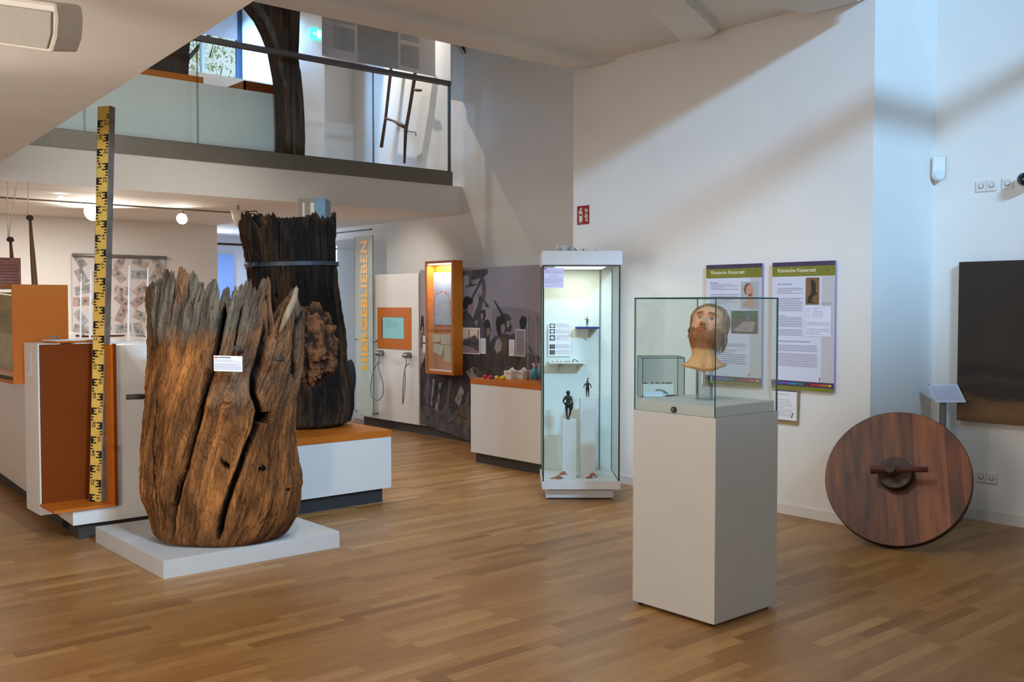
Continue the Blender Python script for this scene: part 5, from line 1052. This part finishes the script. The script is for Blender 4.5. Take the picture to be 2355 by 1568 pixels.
for k, (bx_, lab) in enumerate(((1228, 'left blue liquid bottle with white pump on the counter'), (1240, 'right blue liquid bottle half behind the showcase edge'))):
    bq = onz(bx_, 872, .8532); bX, yy = bq[0], bq[1]
    r = empty('spray_bottle', (bX, yy, .8532), lab, 'bottle', 'blue bottles on the counter'); BL = mat('blue_liquid', (70, 170, 205), .25)
    MB().tube([(bX, yy, .8532), (bX, yy, .94), (bX, yy, .965)], [.026, .026, .012], BL, 14).build('bottle_body', r); MB().tube([(bX, yy, .965), (bX, yy, 1.01)], .010, WHITE).tube([(bX, yy, 1.01), (bX-.03, yy, 1.01)], .006, WHITE).build('pump', r)
for k, (x, y) in enumerate(((1214, 727), (1234, 728), (1244, 790))):
    tq = onz(x, 874 if k < 2 else 878, .8535); t_ = np.array(atd(x, y, float(tq@FH))); t_[0], t_[1] = tq[0], tq[1]; MB().tube([(t_[0], t_[1], .8535), (t_[0], t_[1], t_[2])], .012, glass('tube_glass', (.88, .88, .9), 1.0, .12), 12).build('acrylic_tube', label=('leftmost clear acrylic tube standing on the counter', 'middle clear acrylic tube behind the blue bottles', 'short clear acrylic tube beside the showcase')[k], cat='tube', group='acrylic tubes on the counter')

# ================================================================== posters on the centre wall
OL = mat('olive_green', (126, 124, 40), .7, .02); PU = mat('aubergine', (72, 58, 84), .7, .02); PB = mat('poster_pale', (212, 214, 232), .7, .004); PS = mat('poster_side', (196, 192, 196), .7, .005); TX = mat('poster_text', (166, 163, 182), .7, .01); WT = mat('poster_white_text', (226, 224, 190), .7); PT2 = mat('poster_olive_text', (168, 164, 84), .7)
def poster(y0, W, label, right):
    r = empty('information_board', (6.47, y0-W/2, .955), label, 'poster', 'information boards on the centre wall'); s = Sheet((6.474, y0, .957), (0, -1, 0), (0, 0, 1), W, .962, .014, PB, mat('poster_edge', (150, 130, 190), .5)); H = s.H
    s.quad(W*.80, .0, W, H-.085, PS, 1); s.quad(0, H-.033, W, H, PU, 1); s.quad(0, H-.108, W, H-.033, OL, 1); s.quad(0, .028, W, .068, PU, 1); s.quad(0, 0, W, .028, OL, 1)
    s.text('Römische Kaiserzeit', W*.09, H-.076, .040, WT, .0008, k=2); s.text('zum Christi Geburt bis 375/475 n. Chr.', W*.09, H-.098, .022, PT2, 0, k=2)
    for x0, x1, c in ((.08, .18, (40, 110, 200)), (.18, .29, (120, 80, 170)), (.29, .42, (50, 130, 190)), (.42, .53, (40, 130, 100)), (.55, .64, (110, 30, 40)), (.64, .78, (186, 40, 40)), (.78, .92, (200, 104, 50)), (.92, .97, (226, 190, 60))): s.quad(W*x0, .040, W*x1-.003, .055, mat('bar_%d_%d_%d' % c, c, .6), 2)
    s.poly([(W*.775, .105), (W*.79, .105), (W*.784, .04)], mat('marker_red', (176, 40, 60), .6), 3)
    s.poly([(W*.86, H-.062), (W*.88, H-.075), (W*.90, H-.070), (W*.895, H-.045)], mat('poster_mark', (104, 104, 44), .7), 2)
    for px_ in (W*.035, W*.955):
        for pz in (H-.016, .014): s.poly([(px_+.004*cos(t), pz+.004*sin(t)) for t in np.linspace(0, 6.28, 9)[:-1]], STEEL, 2)
    if not right:
        s.text('Moorfunde', W*.09, H-.150, .016, TX, .0006, k=2)
        s.lines(W*.09, W*.60, H-.158, H-.208, 4, TX, .4, k=2); s.lines(W*.09, W*.60, H-.235, H-.325, 6, TX, .4, k=2); s.lines(W*.09, W*.42, H-.36, H-.52, 8, TX, .4, k=2)
        s.lines(W*.09, W*.74, H-.63, H-.66, 2, TX, .4, k=2); s.lines(W*.09, W*.74, H-.68, H-.80, 7, TX, .4, k=2)
        # portrait photo
        a0, a1, b0, b1 = W*.64, W*.94, H-.350, H-.140; s.quad(a0, b0, a1, b1, mat('photo_grey_blue', (170, 176, 184), .7), 2); w_ = a1-a0; h_ = b1-b0
        E = lambda cx, cy, rx, ry, m, k: s.poly([(a0+w_*(cx+rx*cos(t)), b0+h_*(cy+ry*sin(t))) for t in np.linspace(0, 2*pi, 18, endpoint=False)], m, k)
        sk_ = mat('portrait_skin', (206, 150, 126), .7); E(.42, .72, .26, .22, mat('portrait_hair', (120, 88, 72), .7), 3); E(.52, .66, .22, .23, sk_, 4); s.poly([(a0+w_*x, b0+h_*y) for x, y in ((.38, .50), (.66, .50), (.68, .32), (.88, .12), (.55, .02), (.12, .14), (.38, .32))], sk_, 3); E(.56, .50, .13, .05, mat('portrait_beard', (150, 92, 74), .7), 5); E(.57, .515, .06, .012, mat('portrait_mouth', (120, 60, 60), .7), 6); E(.46, .70, .035, .010, mat('portrait_eye', (80, 60, 60), .7), 6); E(.66, .70, .03, .010, mat('portrait_eye', (80, 60, 60), .7), 6); E(.60, .60, .03, .03, mat('portrait_nose', (176, 116, 100), .7), 6)
        a0, a1, b0, b1 = W*.47, W*.94, H-.548, H-.368; w_ = a1-a0; h_ = b1-b0; s.quad(a0, b0, a1, b1, mat('photo_dig_mud', (92, 84, 80), .7, .3, 30), 2); s.quad(a0, b0+h_*.75, a1, b1, mat('photo_green', (66, 104, 78), .7, .2, 20), 3)
        s.poly([(a0+w_*x, b0+h_*y) for x, y in ((.05, .1), (.8, .08), (.92, .5), (.5, .55))], mat('photo_planks', (170, 146, 146), .7, .25, 40, (1, .3, 4)), 4); s.quad(a0+w_*.6, b0+h_*.5, a0+w_*.66, b0+h_*.85, mat('photo_person', (90, 120, 160), .7), 5)
    else:
        s.text('Der', W*.09, H-.170, .018, TX, .0006, k=2); s.text('„Rote Franz“', W*.15, H-.170, .018, TX, .0004, k=2); s.lines(W*.09, W*.50, H-.195, H-.245, 4, TX, .4, k=2); s.lines(W*.09, W*.50, H-.27, H-.56, 22, TX, .42, gap=(8, 9, 17), k=2)
        s.text('Leichnamnummer 1721 - die „Rote Franz“', W*.05, H-.605, .015, TX, 0, k=2) if False else s.lines(W*.09, W*.62, H-.592, H-.605, 1, TX, .8, k=2)
        s.lines(W*.09, W*.74, H-.625, H-.79, 13, TX, .42, gap=(4,), k=2)
        a0, a1, b0, b1 = W*.55, W*.76, H-.320, H-.120; w_ = a1-a0; h_ = b1-b0; s.quad(a0, b0, a1, b1, mat('photo_sand', (134, 96, 62), .7, .1, 20), 2); DK = mat('photo_bones', (56, 50, 44), .7, .4, 60)
        s.poly([(a0+w_*x, b0+h_*y) for x, y in ((.4, .92), (.6, .9), (.8, .75), (.75, .5), (.9, .38), (.55, .3), (.45, .14), (.8, .04), (.2, .06), (.12, .22), (.35, .38), (.45, .55), (.38, .75))], DK, 3)
        s.quad(W*.55, H-.555, W*.945, H-.332, mat('poster_box', (222, 224, 240), .7), 2); s.lines(W*.565, W*.63, H-.345, H-.42, 6, TX, .3, k=3); s.lines(W*.66, W*.82, H-.345, H-.42, 6, TX, .3, k=3); s.lines(W*.565, W*.93, H-.45, H-.48, 3, TX, .35, k=3); s.lines(W*.565, W*.93, H-.50, H-.55, 4, TX, .35, k=3); s.lines(W*.80, W*.94, H-.305, H-.325, 2, TX, .4, k=2)
    s.build('board', r)
poster(5.10, .540, 'left information board with portrait and excavation photographs on the centre wall', False)
poster(4.467, .535, 'right information board with upright bone photograph on the centre wall', True)
lh = empty('leaflet_holder', (6.47, 4.35, .70), 'white leaflet holder below the right information board', 'leaflet holder')
s = Sheet((6.478, 4.462, .722), (0, -1, 0), (0, 0, 1), .215, .225, .012, PAPER); s.quad(0, .218, .215, .225, mat('dark_line', (70, 66, 84), .7), 1); s.lines(.02, .16, .20, .185, 2, TX, .4, k=1); s.lines(.02, .18, .155, .02, 9, TX, .3, k=1)
s.poly([(.172, .02), (.184, .06), (.190, .062), (.180, .02)], BLACK, 2); s.build('leaflets', lh)
MB().prism([(6.487, 4.462, .69), (6.487, 4.235, .69), (6.487, 4.225, .95), (6.487, 4.462, .95)], (.008, 0, 0), mat('holder_olive', (150, 130, 84), .6)).build('back_plate', lh)

# extinguisher sign
s = Sheet((6.496, 6.622, 2.340), (0, -1, 0), (0, 0, 1), .155, .172, .003, mat('sign_red', (150, 20, 34), .5, .01)); CW = mat('sign_cream', (216, 216, 196), .5); k_ = lambda pts: [(x*.155, y*.172) for x, y in pts]
s.poly(k_([(.17, .14), (.45, .14), (.45, .62), (.40, .70), (.33, .74), (.25, .70), (.17, .62)]), CW, 1); s.quad(.155*.21, .172*.46, .155*.41, .172*.57, MATS['sign_red'], 2)
s.poly(k_([(.30, .72), (.36, .72), (.38, .80), (.44, .84), (.34, .90), (.24, .84), (.14, .70), (.12, .62), (.18, .60), (.24, .76), (.30, .82)]), CW, 2)
for f in ([(.62, .82), (.70, .66), (.84, .58), (.86, .62), (.78, .72), (.70, .82)], [(.78, .84), (.82, .72), (.90, .66), (.92, .72), (.86, .80)], [(.66, .62), (.72, .48), (.90, .34), (.90, .46), (.76, .54)], [(.60, .46), (.70, .32), (.88, .26), (.88, .32), (.74, .40), (.66, .47)], [(.66, .26), (.74, .16), (.88, .14), (.90, .24), (.76, .24)]): s.poly(k_(f), CW, 1)
s.lines(.015, .06, .016, .008, 1, CW, .5, k=1)
s.build('fire_extinguisher_sign', label='red fire extinguisher sign on the centre wall edge', cat='sign')

# ================================================================== wooden disc wheel
wd_ = onz(2048, 1262); Rw = .466; yawn = radians(10); al = radians(26)
vd_ = np.array([wd_[0], wd_[1], 0]); vd_ /= np.linalg.norm(vd_); vr_ = np.array([vd_[1], -vd_[0], 0]); nh_ = -vd_*cos(yawn)-vr_*sin(yawn); side = np.cross(nh_, [0, 0, 1]); side /= np.linalg.norm(side)
if side@RT < 0: side = -side
upw = np.array([0, 0, 1.])*cos(al)-nh_*sin(al); nw = nh_*cos(al)+np.array([0, 0, 1.])*sin(al)
Th = .060; cf = np.array(wd_)+upw*Rw+nw*Th*.5+np.array([0, 0, Th*.5*sin(al)])
wh = empty('wooden_disc_wheel', wd_, 'large dark wooden disc wheel with axle hub leaning by the wall', 'wheel')
WM = bpy.data.materials.new('wheel_boards'); n, l, b = nt(WM)
tcn = n.new('ShaderNodeTexCoord'); 
def vdot(v):
    d = n.new('ShaderNodeVectorMath'); d.operation = 'DOT_PRODUCT'; l.new(tcn.outputs['Object'], d.inputs[0]); d.inputs[1].default_value = tuple(v); return d.outputs['Value']
gdir = upw*cos(radians(-8))+side*sin(radians(-8)); cdir = side*cos(radians(-8))-upw*sin(radians(-8))
u_, g_ = vdot(cdir), vdot(gdir); cmb = n.new('ShaderNodeCombineXYZ'); mm = n.new('ShaderNodeMath'); mm.operation = 'MULTIPLY'; mm.inputs[1].default_value = .12; l.new(g_, mm.inputs[0]); l.new(u_, cmb.inputs[0]); l.new(mm.outputs[0], cmb.inputs[1])
n1 = n.new('ShaderNodeTexNoise'); n1.inputs['Scale'].default_value = 22; n1.inputs['Detail'].default_value = 7; l.new(cmb.outputs[0], n1.inputs['Vector'])
dv = n.new('ShaderNodeMath'); dv.operation = 'DIVIDE'; dv.inputs[1].default_value = .095; l.new(u_, dv.inputs[0]); fl_ = n.new('ShaderNodeMath'); fl_.operation = 'FLOOR'; l.new(dv.outputs[0], fl_.inputs[0]); wn_ = n.new('ShaderNodeTexWhiteNoise'); wn_.noise_dimensions = '1D'; l.new(fl_.outputs[0], wn_.inputs['W'])
ad_ = n.new('ShaderNodeMath'); ad_.operation = 'MULTIPLY_ADD'; ad_.inputs[1].default_value = .38; l.new(wn_.outputs['Value'], ad_.inputs[0]); l.new(n1.outputs['Fac'], ad_.inputs[2])
rp_ = n.new('ShaderNodeValToRGB'); e = rp_.color_ramp.elements; e[0].position = .35; e[0].color = (*s2l((56, 30, 22)), 1); e[1].position = .98; e[1].color = (*s2l((156, 90, 46)), 1); q_ = e.new(.62); q_.color = (*s2l((112, 60, 33)), 1)
l.new(ad_.outputs[0], rp_.inputs[0]); l.new(rp_.outputs[0], b.inputs['Base Color']); b.inputs['Roughness'].default_value = .42
bpn = n.new('ShaderNodeBump'); bpn.inputs['Strength'].default_value = .25; bpn.inputs['Distance'].default_value = .004; l.new(n1.outputs['Fac'], bpn.inputs['Height']); l.new(bpn.outputs[0], b.inputs['Normal'])
RIMM = mat('wheel_rim_dark', (46, 28, 22), .6, .2, 12)
def disc(c, r, th, m, me_, name, n_=96, hole=None, be=.004):
    mb = MB(); P = lambda rr, off: [tuple(c+(cos(2*pi*k/n_)*side+sin(2*pi*k/n_)*upw)*rr+nw*off) for k in range(n_)]
    vs = P(r-be, 0)+P(r, -be)+P(r, -th); mb.add(vs[:n_], [tuple(range(n_))], m); mb.add(vs, [(i*n_+k, i*n_+(k+1) % n_, (i+1)*n_+(k+1) % n_, (i+1)*n_+k) for i in range(2) for k in range(n_)], me_, False); mb.add(vs[2*n_:], [tuple(range(n_))], me_)
    return mb.build(name, wh)
disc(cf, Rw, Th, WM, RIMM, 'disc')
HB = mat('hub_wood', (88, 66, 52), .5, .3, 14); hc = cf+side*.0+upw*.01
hub_ = disc(hc+nw*.075, .108, .075, HB, RIMM, 'hub', 48)
MB().tube([hc+nw*.075+side*-.015, hc+nw*.19+side*-.015], .037, mat('axle_wood', (70, 48, 38), .5, .2, 14), 20).build('axle', hub_)
pg = hc+nw*.135
MB().tube([pg+side*-.14-upw*.012, pg+side*-.05-upw*.006, pg+side*.21+upw*.02], [.030, .022, .0175], mat('peg_red_wood', (96, 46, 34), .5, .15, 10), 8).build('cross_peg', hub_)
# label stand behind the wheel
ls0 = np.array(atd(2164, 1212, 7.35)); ls0[2] = 0
ls = empty('label_stand', ls0, 'slim grey stand with tilted white text board behind the wheel', 'stand')
zb_ = zat(922, 7.35)
MB().tube([ls0, ls0+np.array([0, 0, .012])], [.14, .14], GREYM, 32).build('base_plate', ls)
MB().tube([ls0+np.array([0, 0, .012]), ls0+np.array([0, 0, zb_-.0])], .0235, GREYM, 16).build('post', ls)
tb = Sheet(ls0+RT*-.075+np.array([0, 0, zb_-.005])-FH*.05, RT, (np.array([0, 0, .9])+(RT*-.28+FH*.42)), .225, .145, .006, mat('board_pale', (214, 218, 236), .6, .005))
tb.ay = tb.ay/1.0; tb.lines(.012, .21, .125, .01, 12, mat('board_ink', (160, 140, 176), .7), .4, k=1); tb.quad(.004, .133, .02, .141, mat('label_red', (190, 60, 80), .7), 1); tb.build('text_board', ls)

# ================================================================== right wall
sp2 = onx(2213, 603, 7.36); PW = 1.35; sm_ = bpy.data.materials.new('soil_profile'); n, l, b = nt(sm_)
tcn = n.new('ShaderNodeTexCoord'); sx = n.new('ShaderNodeSeparateXYZ'); l.new(tcn.outputs['Object'], sx.inputs[0]); nn = n.new('ShaderNodeTexNoise'); nn.inputs['Scale'].default_value = 2.2; nn.inputs['Detail'].default_value = 6; mpn = n.new('ShaderNodeMapping'); mpn.inputs['Scale'].default_value = (1, 1, 2.4); l.new(tcn.outputs['Object'], mpn.inputs[0]); l.new(mpn.outputs[0], nn.inputs['Vector'])
ma = n.new('ShaderNodeMath'); ma.operation = 'MULTIPLY_ADD'; ma.inputs[1].default_value = .30; l.new(nn.outputs['Fac'], ma.inputs[0]); l.new(sx.outputs['Z'], ma.inputs[2])
rp_ = n.new('ShaderNodeValToRGB'); e = rp_.color_ramp.elements; e[0].position = .10; e[0].color = (*s2l((96, 70, 42)), 1); e[1].position = 1; e[1].color = (*s2l((44, 32, 22)), 1)
for p_, c_ in ((.22, (122, 88, 50)), (.31, (104, 74, 42)), (.34, (46, 34, 24)), (.45, (62, 46, 32)), (.50, (36, 28, 22)), (.62, (56, 42, 30))): q_ = e.new(p_); q_.color = (*s2l(c_), 1)
l.new(ma.outputs[0], rp_.inputs[0]); l.new(rp_.outputs[0], b.inputs['Base Color']); b.inputs['Roughness'].default_value = .7
MB().box(7.335, 7.397, 3.432-PW, 3.432, .735, 1.915, sm_).build('soil_profile_panel', label='large dark brown soil profile panel hung on the right wall', cat='panel', origin=(7.37, 3.0, .735))
def socket(y, z, label, n_=2, wdt=.075, X=7.4):
    r = empty('wall_socket', (X, y, z-.04), label, 'socket')
    for k in range(n_):
        yc = y-(k-(n_-1)/2)*wdt
        MB().box(X-.011, X, yc-wdt/2+.001, yc+wdt/2-.001, z-.04, z+.04, WHITE).build('socket_plate', r, bevel=.002)
        MB().tube([(X-.0115, yc, z), (X-.0125, yc, z)], .021, mat('socket_recess', (150, 146, 146), .6), 20).tube([(X-.0126, yc, z+.004), (X-.013, yc, z+.004)], .015, WHITE, 18).build('socket_recess', r)
P_ = onx(2268, 1098, 7.39); socket(P_[1], P_[2], 'white double wall socket low down behind the wheel')
P_ = onx(2268, 427, 7.39); socket(P_[1], P_[2], 'white double wall socket high above the soil panel')
P_ = onx(2317, 422, 7.39); socket(P_[1], P_[2], 'white single data socket beside the dark dome camera', 1)
P_ = onx(967, 360, 7.4); socket(P_[1], P_[2], 'white double socket on the gallery wall below the scythe')
dc = np.array(onx(2356, 412, 7.30)); r = empty('dome_camera', dc, 'black dome security camera high at the right edge', 'camera'); MB().ball(dc, .048, mat('dome_black', (14, 16, 24), .08, spec=.8), 24, 14).build('dome', r); MB().tube([dc+np.array([.02, 0, 0]), dc+np.array([.10, 0, 0])], [.055, .06], WHITE, 20).build('mount', r)
# corner detector
cd_ = np.array([7.39, 3.648, 2.56]); r = empty('motion_detector', cd_, 'white rounded motion detector mounted in the wall corner', 'detector')
Td = Matrix.Translation(Vector((7.335, 3.595, 2.58))) @ Matrix.Rotation(radians(-45), 4, 'Z')
mb = MB(Td); pts = [(-.045, 0, .13), (.045, 0, .13)]+[(.045*cos(t), 0, .045*sin(t)) for t in np.linspace(0, -pi, 14)]
mb.prism(pts, (0, .05, 0), WHITE); mb.build('housing', r, bevel=.004); MB(Td).tube([(0, -.001, .0), (0, -.006, 0)], .036, mat('detector_lens', (206, 214, 226), .4), 24).build('lens', r)

# ================================================================== under the low soffit and the gallery
SC = np.array(onz(66, 54, 2.52)); r = empty('wall_speaker', SC+np.array([0, 0, .16]), 'white loudspeaker box hanging under the low ceiling', 'speaker')
Ts = Matrix.Translation(Vector(SC)) @ Matrix.Rotation(-YAW+radians(-6), 4, 'Z') @ Matrix.Rotation(radians(9), 4, 'Y') @ Matrix.Rotation(radians(14), 4, 'X')
SPW = mat('speaker_shell', (214, 208, 196), .45, .01); 
mb = MB(Ts); pr = [(-.135, -.085), (.135, -.085), (.152, -.02), (.150, .04), (.125, .085), (-.125, .085), (-.142, .02)]
mb.prism([(x, -.06, z) for x, z in [(-.128, -.078), (.120, -.078), (.137, -.03), (.142, .03), (.135, .078), (-.122, .078)]], (0, .15, 0), SPW); cab_ = mb.build('cabinet', r, bevel=.012)
MB(Ts).prism([(x, -.068, z) for x, z in [(-.120, -.068), (.105, -.068), (.120, -.02), (.122, .05), (-.112, .05)]], (0, .010, 0), mat('speaker_grille', (168, 164, 152), .7, .06, 300)).build('grille', cab_, bevel=.004)
MB().tube([SC+np.array([0, .02, .07]), SC+np.array([0, .03, .175])], .018, GREYM, 10).build('bracket', r)
def lamp(x, y, D, label, power, tgt, size=.045):
    c = np.array(atd(x, y, D)); r = empty('track_spotlight', c, label, 'spotlight', 'bright spotlights under the gallery'); aim = -FH*.93+np.array([0, 0, -.25]); aim /= np.linalg.norm(aim)
    mb = MB(); mb.tube([c-aim*.10, c-aim*.004], [size*.6, size*1.15], WHITE, 20); mb.build('lamp_head', r)
    MB().tube([c-aim*.003, c], [size, size], mat('lamp_lens', (255, 250, 240), .3, emit=90, emitc=(255, 246, 232)), 20).build('lens', r, label='glowing lens')
    MB().tube([c-aim*.06, np.array([c[0]-aim[0]*.06, c[1]-aim[1]*.06, 2.66])], .008, GREYM, 8).build('stem', r)
lamp(212, 488, 11.2, 'brightest spotlight under the gallery left behind the measuring staff', 0, None, .085)
lamp(418, 503, 11.2, 'bright spotlight under the gallery right of the measuring staff', 0, None, .055)
spot('left_lens_light', tuple(np.array(atd(214, 488, 11.0))), tuple(atd(215, 700, 4)), 40, (1, .92, .80), 150, 1, .06)
spot('left_ceiling_glow', tuple(np.array(atd(214, 500, 11.0))+np.array([0, 0, -.12])), tuple(atd(235, 330, 10.4)), 60, (1, .92, .82), 150, 1, .08)
tk0, tk1 = np.array(onz(-30, 452, 2.62)), np.array(onz(585, 492, 2.62)); MB().tube([tk0, tk1], .009, GREYM, 6).build('track_rail', label='thin lighting track under the gallery ceiling', cat='rail')
c = np.array(onz(140, 460, 2.62)); r = empty('small_downlight', c, 'small lit ceiling spotlight at the far left', 'spotlight'); MB().ball(c+np.array([0, 0, .02]), (.03, .03, .018), mat('small_lamp_glow', (255, 250, 240), .3, emit=8)).build('bulb', r)
# white track projector beside the dark trunk
c = np.array(atd(548, 505, 10.9)); r = empty('track_projector', c, 'white cone projector on the ceiling track above the dark trunk', 'spotlight')
MB().tube([c+np.array([0, 0, .10]), c, c-np.array([0, 0, .085])], [.085, .06, .014], WHITE, 16).build('lamp_head', r)
MB().tube([c+np.array([0, 0, .10]), atd(563, 487, 10.9), atd(590, 485, 10.9), atd(592, 491, 10.9)], .006, BLACK, 6).build('cable', r); MB().tube([c+np.array([0, 0, .1]), np.array([c[0], c[1], 2.684])], .01, GREYM, 8).build('stem', r)
# hanging light box seen just above the dark trunk
c = np.array(atd(722, 482, 10.2)); Tb = frame(c, -YAW); r = empty('ceiling_box', c, 'pale blue and grey box fixed under the gallery ceiling above the dark trunk', 'box')
bm_ = MB(Tb); bm_.box(-.165, .005, 0, .3, -.16, 2.684-c[2], mat('box_grey', (150, 150, 140), .7)); bm_.build('grey_panel', r); MB(Tb).box(.007, .115, 0, .3, -.16, 2.684-c[2], mat('box_blue', (120, 160, 196), .6)).build('blue_panel', r)
MB(Tb).box(-.115, -.095, -.008, 0, -.16, .07, WHITE).box(-.035, .005, -.008, 0, -.16, .07, WHITE).build('white_strip', r)
